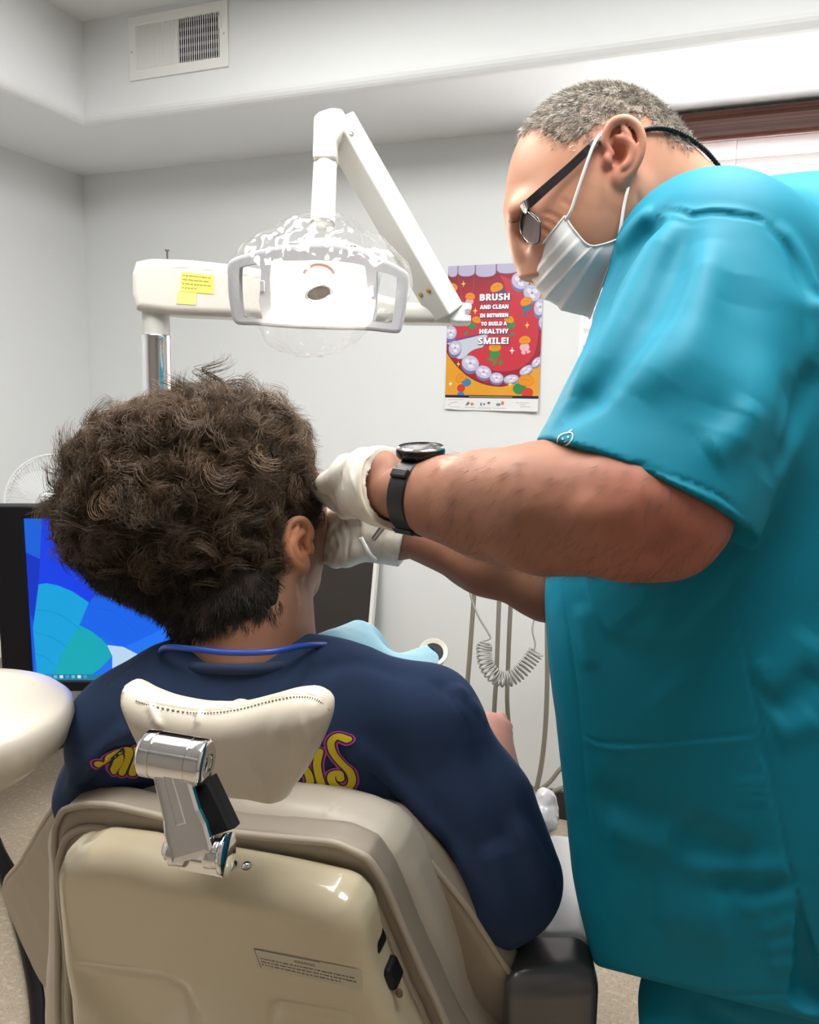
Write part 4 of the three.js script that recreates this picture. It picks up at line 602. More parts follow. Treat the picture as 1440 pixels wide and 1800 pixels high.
// ear: c = canal, f forward, u up, o outward, s = height / 0.062
function earParts(field, c, f, u, o, s = 1) {
  const p = (a, b, e = 0) => c.clone().addScaledVector(f, a * s).addScaledVector(u, b * s).addScaledVector(o, e * s);
  field.add(ell(p(-0.006, 0.003, 0.004), 0.0165 * s, 0.026 * s, 0.0055 * s, f, u, o), 0.006);
  field.add(ell(p(-0.001, -0.024, 0.006), 0.0085 * s, 0.0098 * s, 0.0048 * s, f, u, o), 0.006);
  field.cut(ell(p(0.002, -0.001, 0.0105), 0.0085 * s, 0.0115 * s, 0.0105 * s, f, u, o), 0.004);
  field.cut(ell(p(-0.007, 0.017, 0.0115), 0.0075 * s, 0.010 * s, 0.0062 * s, f, u, o), 0.004);
  const run = (raw, k) => { const cp = smoothOpen(raw.map((q) => V(q[0], q[1], q[2])), raw.length * 3), pts = cp.map((q, i) => { const f = i / (cp.length - 1) * (raw.length - 1), j = Math.min(Math.floor(f), raw.length - 2); return [q.x, q.y, q.z, raw[j][3] + (raw[j + 1][3] - raw[j][3]) * (f - j)]; }); for (let i = 0; i + 1 < pts.length; i++) field.add(cap(p(...pts[i]), p(...pts[i + 1]), pts[i][3] * s, pts[i + 1][3] * s), k); };
  run([[0.006, 0.000, 0.006, 0.0026], [0.0125, 0.010, 0.007, 0.0034], [0.0105, 0.021, 0.009, 0.0038], [0.003, 0.0285, 0.011, 0.0042], [-0.008, 0.0285, 0.012, 0.0042], [-0.0175, 0.0205, 0.0125, 0.004], [-0.0215, 0.008, 0.0125, 0.0038], [-0.0195, -0.006, 0.0115, 0.0036], [-0.013, -0.017, 0.0095, 0.0038], [-0.005, -0.025, 0.0075, 0.0044]], 0.0022);
  run([[0.001, 0.014, 0.009, 0.0028], [-0.008, 0.009, 0.011, 0.0034], [-0.0125, 0.000, 0.0115, 0.0034], [-0.0095, -0.011, 0.0105, 0.0036], [-0.004, -0.0165, 0.0095, 0.0036]], 0.003);
  run([[-0.0045, 0.0215, 0.0105, 0.0024], [-0.0095, 0.0125, 0.011, 0.0028]], 0.003);
  field.add(ell(p(0.0115, -0.005, 0.0068), 0.0042 * s, 0.0062 * s, 0.0042 * s, f, u, o), 0.005);
}
const blotch = (x, y, z, f, t) => 0.5 + 0.5 * noise(x * f + t, y * f - t, z * f + 2 * t);
// strips of hair as instances of a few tuft shapes
function tuftGeometry(n, make, r, sides = 3) {
  const pos = [], nor = [], idx = [];
  for (let s = 0; s < n; s++) {
    const pts = make(s), base = pos.length / 3;
    for (let i = 0; i < pts.length; i++) {
      const d = (pts[Math.min(i + 1, pts.length - 1)].clone().sub(pts[Math.max(i - 1, 0)])).normalize(), a = Math.abs(d.y) < 0.9 ? V(0, 1, 0) : V(1, 0, 0), b = new THREE.Vector3().crossVectors(d, a).normalize(), c = new THREE.Vector3().crossVectors(d, b), q = r * (1 - 0.75 * (i / (pts.length - 1)) ** 2);
      for (let k = 0; k < sides; k++) { const an = k / sides * Math.PI * 2, nx = b.clone().multiplyScalar(Math.cos(an)).addScaledVector(c, Math.sin(an)); pos.push(pts[i].x + nx.x * q, pts[i].y + nx.y * q, pts[i].z + nx.z * q); nor.push(nx.x, nx.y, nx.z); }
      if (i) for (let k = 0; k < sides; k++) { const p0 = base + (i - 1) * sides + k, p1 = base + (i - 1) * sides + (k + 1) % sides, q0 = p0 + sides, q1 = p1 + sides; idx.push(p0, p1, q1, p0, q1, q0); }
    }
  }
  const g = new THREE.BufferGeometry(); g.setAttribute('position', new THREE.Float32BufferAttribute(pos, 3)); g.setAttribute('normal', new THREE.Float32BufferAttribute(nor, 3)); g.setIndex(idx); return g;
}
// area-weighted points on a mesh (world coordinates), with normals
function scatter(geo, n, keep) {
  const p = geo.attributes.position, nn = geo.attributes.normal, ix = geo.index.array, acc = []; let sum = 0; const a = V(), b = V(), c = V();
  for (let i = 0; i < ix.length; i += 3) { a.fromBufferAttribute(p, ix[i]); b.fromBufferAttribute(p, ix[i + 1]); c.fromBufferAttribute(p, ix[i + 2]); sum += b.clone().sub(a).cross(c.clone().sub(a)).length(); acc.push(sum); }
  const out = []; let guard = 0;
  while (out.length < n && guard++ < n * 30) {
    const t = rnd() * sum; let lo = 0, hi = acc.length - 1; while (lo < hi) { const m = (lo + hi) >> 1; if (acc[m] < t) lo = m + 1; else hi = m; }
    let u = rnd(), w = rnd(); if (u + w > 1) { u = 1 - u; w = 1 - w; } const v = 1 - u - w, i0 = ix[lo * 3], i1 = ix[lo * 3 + 1], i2 = ix[lo * 3 + 2];
    const P = V(p.getX(i0) * u + p.getX(i1) * v + p.getX(i2) * w, p.getY(i0) * u + p.getY(i1) * v + p.getY(i2) * w, p.getZ(i0) * u + p.getZ(i1) * v + p.getZ(i2) * w), N = V(nn.getX(i0) * u + nn.getX(i1) * v + nn.getX(i2) * w, nn.getY(i0) * u + nn.getY(i1) * v + nn.getY(i2) * w, nn.getZ(i0) * u + nn.getZ(i1) * v + nn.getZ(i2) * w).normalize();
    if (!keep || keep(P, N)) out.push([P, N]);
  }
  return out;
}
function tufts(parent, name, geos, spots, material, label) {
  let top = parent; while (top.parent && top.parent !== scene) top = top.parent;
  const lists = geos.map(() => []); spots.forEach((s, i) => lists[i % geos.length].push(s));
  geos.forEach((g, k) => {
    const m = new THREE.InstancedMesh(g, material, lists[k].length); m.name = name; m.userData.kind = 'stuff'; if (label) m.userData.label = label; shade(m);
    lists[k].forEach((s, i) => { const x = s.matrix.clone(); x.elements[12] -= top.position.x; x.elements[13] -= top.position.y; x.elements[14] -= top.position.z; m.setMatrixAt(i, x); m.setColorAt(i, s.color); });
    m.instanceMatrix.needsUpdate = true; parent.add(m);
  });
}
const orient = (P, D, roll, sc) => { const a = Math.abs(D.y) < 0.9 ? V(0, 1, 0) : V(1, 0, 0), X = new THREE.Vector3().crossVectors(a, D).normalize(), Y = new THREE.Vector3().crossVectors(D, X), c = Math.cos(roll), s = Math.sin(roll), X2 = X.clone().multiplyScalar(c).addScaledVector(Y, s), Y2 = Y.clone().multiplyScalar(c).addScaledVector(X, -s), m = new THREE.Matrix4().makeBasis(X2.multiplyScalar(sc), Y2.multiplyScalar(sc), D.clone().multiplyScalar(sc)); return m.setPosition(P); };

// ---------------------------------------------------------------- the patient
const patientAt = V(CO.x, 0, -0.95);
{
  const t = thing('person', 'seated person seen from behind, dark curly hair, navy long-sleeved top, in the dental chair', 'person', patientAt);
  // head, neck, arms, torso, legs in one field
  const F = RIGHT.clone().multiplyScalar(0.56).addScaledVector(UPV, 0.22).addScaledVector(BACK, -0.8).normalize(), Lr = new THREE.Vector3().crossVectors(F, UPV).normalize(), U2 = new THREE.Vector3().crossVectors(Lr, F);
  const head = new Field();
  head.add(ell(A(412, 862, 1.03), 0.076, 0.098, 0.098, Lr, U2, F));
  head.add(ell(A(486, 880, 1.075), 0.058, 0.078, 0.05, RIGHT, UPV, BACK), 0.04);
  head.add(ell(A(497, 940, 1.062), 0.0545, 0.07, 0.05, RIGHT, UPV, BACK), 0.03);
  head.chain([[495, 985, 1.03, 0.038], [520, 1020, 1.09, 0.032]], 0.03);
  head.add(cap(A(528, 898, 1.13), A(545, 925, 1.155), 0.011, 0.014), 0.014);                       // nose, turned away
  earParts(head, A(527, 957, 0.985), RIGHT.clone().multiplyScalar(0.86).addScaledVector(BACK, -0.5).normalize(), UPV.clone().addScaledVector(RIGHT, -0.1).normalize(), RIGHT.clone().multiplyScalar(0.5).addScaledVector(BACK, 0.86).normalize(), 1.02);
  head.chain([[432, 985, 1.02, 0.068], [432, 1090, 1.0, 0.069], [430, 1200, 0.985, 0.072]], 0.03, 0.03);
  head.add(cap(A(490, 1010, 1.03), A(505, 1150, 1.02), 0.026, 0.034), 0.03);
  const body = new Field();
  body.chain([[430, 1240, 0.985, 0.055], [236, 1293, 1.0, 0.045], [188, 1420, 1.07, 0.034], [290, 1520, 1.2, 0.03], [430, 1440, 1.26, 0.026]], 0.02, 0.03);
  body.chain([[430, 1240, 0.985, 0.055], [750, 1280, 1.005, 0.042], [922, 1560, 0.972, 0.036], [860, 1330, 1.135, 0.03]], 0.03, 0.02);
  body.chain([[860, 1330, 1.135, 0.03], [862, 1292, 1.16, 0.032]], 0.02);                                      // right hand resting on the lap
  for (const q of [[[865, 1272, 1.165, 0.0095], [881, 1262, 1.20, 0.0085], [879, 1290, 1.22, 0.008]], [[873, 1280, 1.16, 0.0095], [890, 1278, 1.195, 0.0088], [887, 1302, 1.215, 0.008]], [[875, 1292, 1.155, 0.0095], [890, 1294, 1.19, 0.0088], [887, 1316, 1.21, 0.008]], [[875, 1306, 1.15, 0.009], [887, 1311, 1.18, 0.008], [884, 1328, 1.20, 0.0075]], [[847, 1285, 1.15, 0.010], [843, 1268, 1.19, 0.009]]]) body.chain(q, 0.006, 0.004);
  for (const q of [[[430, 1440, 1.24, 0.026], [455, 1425, 1.29, 0.028]], [[470, 1418, 1.29, 0.009], [490, 1425, 1.33, 0.0085]], [[465, 1428, 1.29, 0.009], [485, 1437, 1.33, 0.0085]], [[460, 1438, 1.29, 0.009], [478, 1448, 1.32, 0.008]], [[452, 1446, 1.29, 0.009], [468, 1458, 1.31, 0.008]], [[448, 1415, 1.28, 0.01], [462, 1400, 1.31, 0.009]]]) body.chain(q, 0.008, 0.004);
  const neckW = A(430, 1180, 0.985), along = CV.clone().multiplyScalar(-1), hips = neckW.clone().addScaledVector(along, 0.5).add(V(0, 0.02, -0.06));
  body.add(ell(neckW.clone().addScaledVector(along, 0.17).add(V(0, 0, -0.03)), 0.165, 0.19, 0.085, V(1, 0, 0), CV, CN), 0.05);
  body.add(ell(hips, 0.15, 0.13, 0.10, V(1, 0, 0), CV, CN), 0.06);
  for (const s of [-1, 1]) { const h0 = hips.clone().add(V(s * 0.085, -0.01, -0.02)), kn = V(h0.x + s * 0.01, 0.545, -1.36), an = V(kn.x, 0.30, -1.72), toe = V(kn.x + s * 0.02, 0.32, -1.88); body.add(cap(h0, kn, 0.072, 0.048), 0.04).add(cap(kn, an, 0.047, 0.033), 0.02).add(cap(an, toe, 0.034, 0.026), 0.02); }
  const skin = (x, y, z, n) => {
    let c = mixc([0.36, 0.175, 0.105], [0.29, 0.135, 0.08], blotch(x, y, z, 24, 1.3));
    const e = A(528, 957, 0.985), de = Math.hypot(x - e.x, y - e.y, z - e.z); c = mixc(c, [0.62, 0.25, 0.13], 0.85 * (1 - sstep(0.02, 0.042, de)));  // ear painted orange, as if light shone through it
    const h = A(880, 1290, 1.17), dh = Math.hypot(x - h.x, y - h.y, z - h.z); c = mixc(c, [0.55, 0.27, 0.22], 0.8 * (1 - sstep(0.04, 0.09, dh)));
    return c; };
  const cutY = A(430, 1128, 1).y;
  head.fold([[560, 985], [545, 1010], [540, 1040]], 0.01, 0.001);
  const neckCut = half(A(430, 1205, 0.985), V(0, -1, 0).addScaledVector(BACK, -0.15).normalize());
  const headOnly = new Field(); headOnly.L = [...head.L, { ...neckCut, k: 0.004, op: 2 }]; headOnly.fine = head.fine;
  const bodyGeo = joined([headOnly.mesh(0.0032, { color: skin }), body.mesh(0.008, { color: skin })]);
  const skinMesh = part(t, 'body', bodyGeo, skinMat());

  // hair: solid dark mass, then curls
  const hair = new Field();
  hair.add(ell(A(345, 885, 1.015), 0.114, 0.118, 0.112)).add(ell(A(232, 895, 0.985), 0.058, 0.070, 0.07), 0.05).add(ell(A(250, 812, 0.99), 0.046, 0.036, 0.06), 0.04).add(ell(A(415, 785, 1.02), 0.068, 0.046, 0.08), 0.04);
  hair.add(ell(A(458, 815, 1.03), 0.032, 0.054, 0.06), 0.03).add(ell(A(503, 880, 1.025), 0.020, 0.044, 0.03), 0.02).add(ell(A(372, 1010, 0.99), 0.082, 0.07, 0.062), 0.04).add(ell(A(385, 1085, 0.965), 0.052, 0.036, 0.040), 0.03).add(ell(A(245, 960, 0.985), 0.06, 0.05, 0.06), 0.04).add(ell(A(455, 990, 0.985), 0.028, 0.05, 0.036), 0.02).add(ell(A(435, 1062, 0.962), 0.036, 0.042, 0.036), 0.03);
  hair.cut(ell(A(534, 965, 0.97), 0.021, 0.036, 0.04), 0.006);
  hair.wobble(0.008, 22, 2);
  hair.fine.push((x, y, z) => { const k = sstep(A(0, 1000, 1).y, A(0, 900, 1).y, y); return k * 0.006 * noise(x * 55, y * 55, z * 55); });
  const hairGeo = hair.mesh(0.0045, { color: (x, y, z, n) => mixc([0.018, 0.013, 0.011], [0.035, 0.022, 0.015], blotch(x, y, z, 40, 2)) });
  const scat = hairGeo.clone();
  const hairMesh = part(t, 'hair', hairGeo, mat(0xffffff, 0.75, { vertexColors: true, specularIntensity: 0.3 }), 'dark brown curly hair, cropped short at the nape');
  seed(21);
  const lowY = A(0, 985, 1).y, lowY2 = A(0, 915, 1).y;
  const curlGeos = [0, 1, 2, 3, 4, 5, 6, 7].map((v) => { const R = rr(0.006, 0.012), turns = rr(0.8, 1.5), len = rr(0.024, 0.04), ph = rr(0, 6.28), bend = rr(-0.012, 0.012);
    return tuftGeometry(26, () => { const ox = rr(-1, 1) * 0.004, oy = rr(-1, 1) * 0.004, dp = rr(-0.35, 0.35), rs = rr(0.75, 1.3), ls = rr(0.8, 1.2), pts = []; const n = 16; for (let i = 0; i <= n; i++) { const u = i / n, an = ph + dp + turns * u * Math.PI * 2, r = R * rs * Math.min(1, u * 3 + 0.15); pts.push(V(ox * (1 + u) + r * Math.cos(an) - R * Math.cos(ph) * 0.3 + bend * u * u, oy * (1 + u) + r * Math.sin(an), len * ls * u)); } return pts; }, 0.00034); });
  const strandMat = mat(0xffffff, 0.42, { specularIntensity: 0.8, sheen: 0.3, sheenColor: new THREE.Color(0.5, 0.35, 0.2) });
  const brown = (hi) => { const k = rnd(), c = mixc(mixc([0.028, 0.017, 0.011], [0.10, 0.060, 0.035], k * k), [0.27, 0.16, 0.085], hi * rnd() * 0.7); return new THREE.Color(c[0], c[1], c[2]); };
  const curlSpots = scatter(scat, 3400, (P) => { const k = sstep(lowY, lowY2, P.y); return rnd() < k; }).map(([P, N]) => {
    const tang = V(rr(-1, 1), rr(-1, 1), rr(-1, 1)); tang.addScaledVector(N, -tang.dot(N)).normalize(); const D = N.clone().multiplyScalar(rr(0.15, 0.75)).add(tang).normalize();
    const topLight = sstep(A(0, 900, 1).y, A(0, 690, 1).y, P.y);  // crown curls coloured lighter: overhead light put into the hair colour
    return { matrix: orient(P.clone().addScaledVector(N, -0.005), D, rr(0, 6.28), rr(0.75, 1.25)), color: brown(0.25 + 0.55 * topLight) }; });
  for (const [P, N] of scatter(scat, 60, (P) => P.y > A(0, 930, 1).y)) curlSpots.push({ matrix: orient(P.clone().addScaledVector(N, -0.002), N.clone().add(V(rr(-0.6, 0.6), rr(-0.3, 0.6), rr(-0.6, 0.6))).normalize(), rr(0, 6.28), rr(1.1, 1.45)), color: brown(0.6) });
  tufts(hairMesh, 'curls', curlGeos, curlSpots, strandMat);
  const shortGeos = [0, 1, 2].map(() => tuftGeometry(22, () => { const ox = rr(-0.005, 0.005), oy = rr(-0.005, 0.005), L = rr(0.010, 0.018), bx = rr(-0.004, 0.004), by = rr(-0.004, 0.004); return [0, 1, 2, 3, 4].map((i) => V(ox + bx * (i / 4) ** 2, oy + by * (i / 4) ** 2, L * i / 4)); }, 0.00035));
  const shortSpots = scatter(scat, 2600, (P, N) => P.y < A(0, 900, 1).y && N.dot(BACK) > -0.4).map(([P, N]) => { const D = N.clone().multiplyScalar(0.4).add(V(rr(-0.3, 0.3), -0.8, rr(-0.3, 0.3))).normalize(), k = rr(0.4, 1); return { matrix: orient(P.clone().addScaledVector(N, -0.003), D, rr(0, 6.28), rr(0.6, 1)), color: new THREE.Color(0.022 * k, 0.016 * k, 0.013 * k) }; });
  tufts(hairMesh, 'short_hair', shortGeos, shortSpots, strandMat);

  // navy top
  const top = new Field();
  const neckBase = A(428, 1172, 0.98);
  top.chain([[400, 1226, 0.975, 0.060], [300, 1236, 0.975, 0.058], [226, 1283, 1.0, 0.062], [182, 1400, 1.06, 0.050], [190, 1450, 1.1, 0.046], [290, 1520, 1.2, 0.04], [415, 1445, 1.25, 0.034]], 0.02, 0.045);
  top.chain([[450, 1242, 0.98, 0.060], [600, 1240, 0.985, 0.060], [745, 1268, 1.0, 0.060], [838, 1420, 0.985, 0.060], [890, 1542, 0.968, 0.054], [870, 1420, 1.07, 0.038], [858, 1350, 1.115, 0.034]], 0.05, 0.045);
  top.add(ell(neckW.clone().addScaledVector(along, 0.16).add(V(0.01, 0, -0.02)), 0.205, 0.20, 0.105, V(1, 0, 0), CV, CN), 0.06);
  top.add(cap(A(740, 1400, 1.0), A(842, 1585, 0.975), 0.062, 0.05), 0.05);
  top.add(ell(hips.clone().add(V(0, 0.03, 0)), 0.178, 0.17, 0.115, V(1, 0, 0), CV, CN), 0.08);
  top.add(cap(A(335, 1238, 0.975), A(535, 1238, 0.98), 0.060, 0.060), 0.03);
  top.cut(cap(A(432, 1000, 1.02), A(432, 1075, 0.995), 0.070, 0.071), 0.006);
  top.wobble(0.0022, 9, 3);
  top.fold([[592, 1292], [660, 1350], [730, 1425], [800, 1500], [850, 1580]], 0.012, 0.011).fold([[620, 1330], [690, 1400], [750, 1470], [800, 1540]], 0.012, -0.010).fold([[690, 1150], [760, 1195], [815, 1240], [850, 1270]], 0.01, -0.006).fold([[800, 1200], [815, 1240], [850, 1262]], 0.014, 0.009);
  top.fold([[240, 1275], [200, 1310], [150, 1360], [110, 1400]], 0.012, 0.010).fold([[230, 1310], [190, 1345], [140, 1395]], 0.012, -0.009).fold([[250, 1290], [180, 1325], [120, 1378]], 0.004, -0.003);
  top.fold([[830, 1300], [870, 1400], [900, 1500]], 0.018, -0.009).fold([[900, 1430], [950, 1520], [970, 1580]], 0.012, 0.008).fold([[760, 1450], [800, 1550], [810, 1620]], 0.015, -0.009).fold([[860, 1480], [880, 1560], [890, 1640]], 0.014, 0.007).fold([[480, 1190], [560, 1175], [640, 1165], [740, 1190]], 0.012, -0.005);
  top.fold([[255, 1160], [220, 1180], [190, 1205], [170, 1230]], 0.0022, -0.0014).fold([[700, 1175], [760, 1200], [800, 1240], [830, 1300], [850, 1370]], 0.0022, -0.0016);
  top.fold([[290, 1165], [340, 1178], [430, 1185], [520, 1178], [580, 1160]], 0.0018, -0.0014);
  const topGeo = top.mesh(0.0055);
  const knit = noiseTexture(128, (x, y) => 0.5 + 0.25 * Math.sin(x * Math.PI / 2) * Math.sin(y * Math.PI / 2) + 0.2 * noise(x / 2, y / 2, 3)); knit.repeat.set(14, 14);
  const navy = mat(new THREE.Color(0.029, 0.050, 0.110), 0.85, { sheen: 0.35, sheenColor: new THREE.Color(0.25, 0.35, 0.6), sheenRoughness: 0.6, specularIntensity: 0.3, bumpMap: knit, bumpScale: 0.0004 });
  const topMesh = part(t, 'sweatshirt', topGeo, navy, 'navy long-sleeved top with a yellow and pink back print');
  // ribbed collar
  { const pts = [], c = A(431, 1138, 0.99); for (let i = 0; i < 40; i++) { const a = i / 40 * Math.PI * 2, d = RIGHT.clone().multiplyScalar(Math.cos(a) * 0.080).addScaledVector(BACK, Math.sin(a) * 0.076); let p = c.clone().add(d).addScaledVector(UPV, -0.012); pts.push(p); } part(topMesh, 'collar', tube(pts, 0.0065, 120, 8, true), mat(new THREE.Color(0.026, 0.045, 0.10), 0.9)); }
  // back print
  const glyphs = canvasTexture(1200, 400, (g, w, h) => {
    const X = (x) => (x - 60) / (1480 - 60) * w, Y = (y) => (y - 240) / 340 * h, st = (pts, lw, col) => { g.beginPath(); smoothOpen(pts.map(([x, y]) => V(X(x), Y(y), 0)), 60).forEach((p, i) => (i ? g.lineTo(p.x, p.y) : g.moveTo(p.x, p.y))); g.lineWidth = lw; g.strokeStyle = col; g.lineCap = 'round'; g.lineJoin = 'round'; g.stroke(); };
    const letters = [[[1238, 312], [1200, 300], [1178, 318], [1182, 356], [1212, 400], [1248, 442], [1258, 480], [1240, 506], [1205, 505], [1178, 478], [1180, 450], [1205, 446], [1212, 468]], [[1130, 360], [1120, 410], [1128, 460], [1140, 500]], [[1065, 420], [1085, 450], [1090, 490], [1070, 505]], [[262, 402], [276, 412], [290, 400], [304, 376], [322, 366]], [[330, 368], [326, 410], [306, 446]], [[370, 358], [362, 405], [346, 446]], [[408, 352], [404, 402], [390, 446]]];
    for (const l of letters) st(l, 50, '#b23fa0'); for (const l of letters) st(l, 37, '#2a1230'); for (const l of letters) st(l, 27, '#d8c21e');
    seed(3); for (let i = 0; i < 60; i++) { const x = rr(1030, 1180), y = rr(505, 535); g.fillStyle = ['#3f6b2c', '#6d8f35', '#28451f'][i % 3]; g.beginPath(); g.ellipse(X(x), Y(y), rr(3, 9), rr(2, 4), rr(0, 3), 0, 7); g.fill(); }
    g.fillStyle = '#8a7a4a'; g.fillRect(X(1060), Y(546), X(1280) - X(1060), 5);
  });
  const tp = new Field(); tp.L = top.L; tp.fine = top.fine;
  const q4 = (x, y) => [x / 2.25 + 60, y / 2.25 + 1160];
  part(topMesh, 'back_print', patch(tp, [q4(60, 240), q4(1480, 240), q4(1480, 580), q4(60, 580)], 80, 24, 0.0016, 0.78), mat(0xffffff, 0.7, { map: glyphs, transparent: true }), 'yellow and pink lettering');
  // trousers and shoes
  const tr = new Field(); for (const s of [-1, 1]) { const h0 = hips.clone().add(V(s * 0.085, -0.01, -0.02)), kn = V(h0.x + s * 0.01, 0.545, -1.36), an = V(kn.x, 0.30, -1.70); tr.add(cap(h0, kn, 0.085, 0.06), 0.03).add(cap(kn, an, 0.059, 0.05), 0.03); }
  tr.add(ell(hips.clone().add(V(0, -0.04, 0)), 0.165, 0.10, 0.11, V(1, 0, 0), CV, CN), 0.04).wobble(0.003, 14, 2);
  part(t, 'trousers', tr.mesh(0.009), mat(new THREE.Color(0.03, 0.035, 0.05), 0.85));
  for (const s of [-1, 1]) { const kx = hips.x + s * 0.095, an = V(kx, 0.30, -1.72); part(t, 'shoe', new Field().add(cap(an.clone().add(V(0, -0.03, 0.02)), V(kx + s * 0.02, 0.32, -1.88), 0.043, 0.036)).add(cap(an.clone().add(V(0, -0.045, 0.03)), V(kx + s * 0.02, 0.38, -1.92), 0.03, 0.024), 0.02).mesh(0.006), mat(new THREE.Color(0.5, 0.5, 0.5), 0.6)); }

  // bib cord and bib
  const cordPts = [[300, 1190], [283, 1150], [292, 1138], [340, 1141], [400, 1147], [470, 1146], [530, 1136], [575, 1134], [606, 1141]];
  const cp = cordPts.map(([x, y], i) => A(x, y, [1.03, 0.955, 0.925, 0.905, 0.898, 0.90, 0.925, 0.965, 0.995][i]));
  single('bib_cord', 'blue plastic bib cord round the back of the seated person\'s neck', 'bib cord', merge([tube(cp, 0.0034, 90, 10), rod(cp[8], cp[8].clone().add(A(628, 1149, 1.0).sub(A(606, 1141, 0.995))), 0.0042)]), mat(new THREE.Color(0.025, 0.075, 0.42), 0.35));
  const rows = [[[560, 1150, 0.985], [610, 1158, 1.0], [660, 1160, 1.02], [700, 1165, 1.03], [770, 1170, 1.04]], [[548, 1122, 1.02], [598, 1110, 1.04], [650, 1125, 1.05], [700, 1150, 1.06], [770, 1152, 1.07]], [[546, 1120, 1.06], [590, 1104, 1.08], [637, 1091, 1.10], [688, 1146, 1.10], [752, 1135, 1.10]], [[548, 1122, 1.10], [600, 1112, 1.12], [664, 1107, 1.13], [690, 1152, 1.13], [764, 1140, 1.12]], [[560, 1170, 1.14], [620, 1170, 1.15], [680, 1150, 1.15], [712, 1172, 1.15], [768, 1175, 1.14]], [[570, 1260, 1.18], [630, 1260, 1.19], [690, 1250, 1.19], [730, 1250, 1.18], [770, 1250, 1.17]]];
  const bl = rows.map((r) => smoothOpen(r.map((q) => A(...q)), 30)), nr = 40, grid = []; for (let i = 0; i <= 30; i++) grid.push(smoothOpen(bl.map((b) => b[i]), nr));
  const sheet = (off, flip) => { const pos = [], idx = [], uv = []; for (let j = 0; j <= nr; j++) for (let i = 0; i <= 30; i++) { const p = grid[i][j]; pos.push(p.x, p.y + 0.0015 * noise(p.x * 50, p.z * 50, 1) + off, p.z); uv.push(i / 30, j / nr); } for (let j = 0; j < nr; j++) for (let i = 0; i < 30; i++) { const a = j * 31 + i, b = a + 1, c = a + 31, d = c + 1; flip ? idx.push(a, c, b, b, c, d) : idx.push(a, b, c, b, d, c); } const g = new THREE.BufferGeometry(); g.setAttribute('position', new THREE.Float32BufferAttribute(pos, 3)); g.setAttribute('uv', new THREE.Float32BufferAttribute(uv, 2)); g.setIndex(idx); g.computeVertexNormals(); return g; };
  single('dental_bib', 'light blue paper bib bunched up on the seated person\'s chest', 'bib', merge([sheet(0), sheet(-0.0008, true)]), mat(new THREE.Color(0.30, 0.56, 0.70), 0.7, { transmission: 0.12, thickness: 0 }));
}

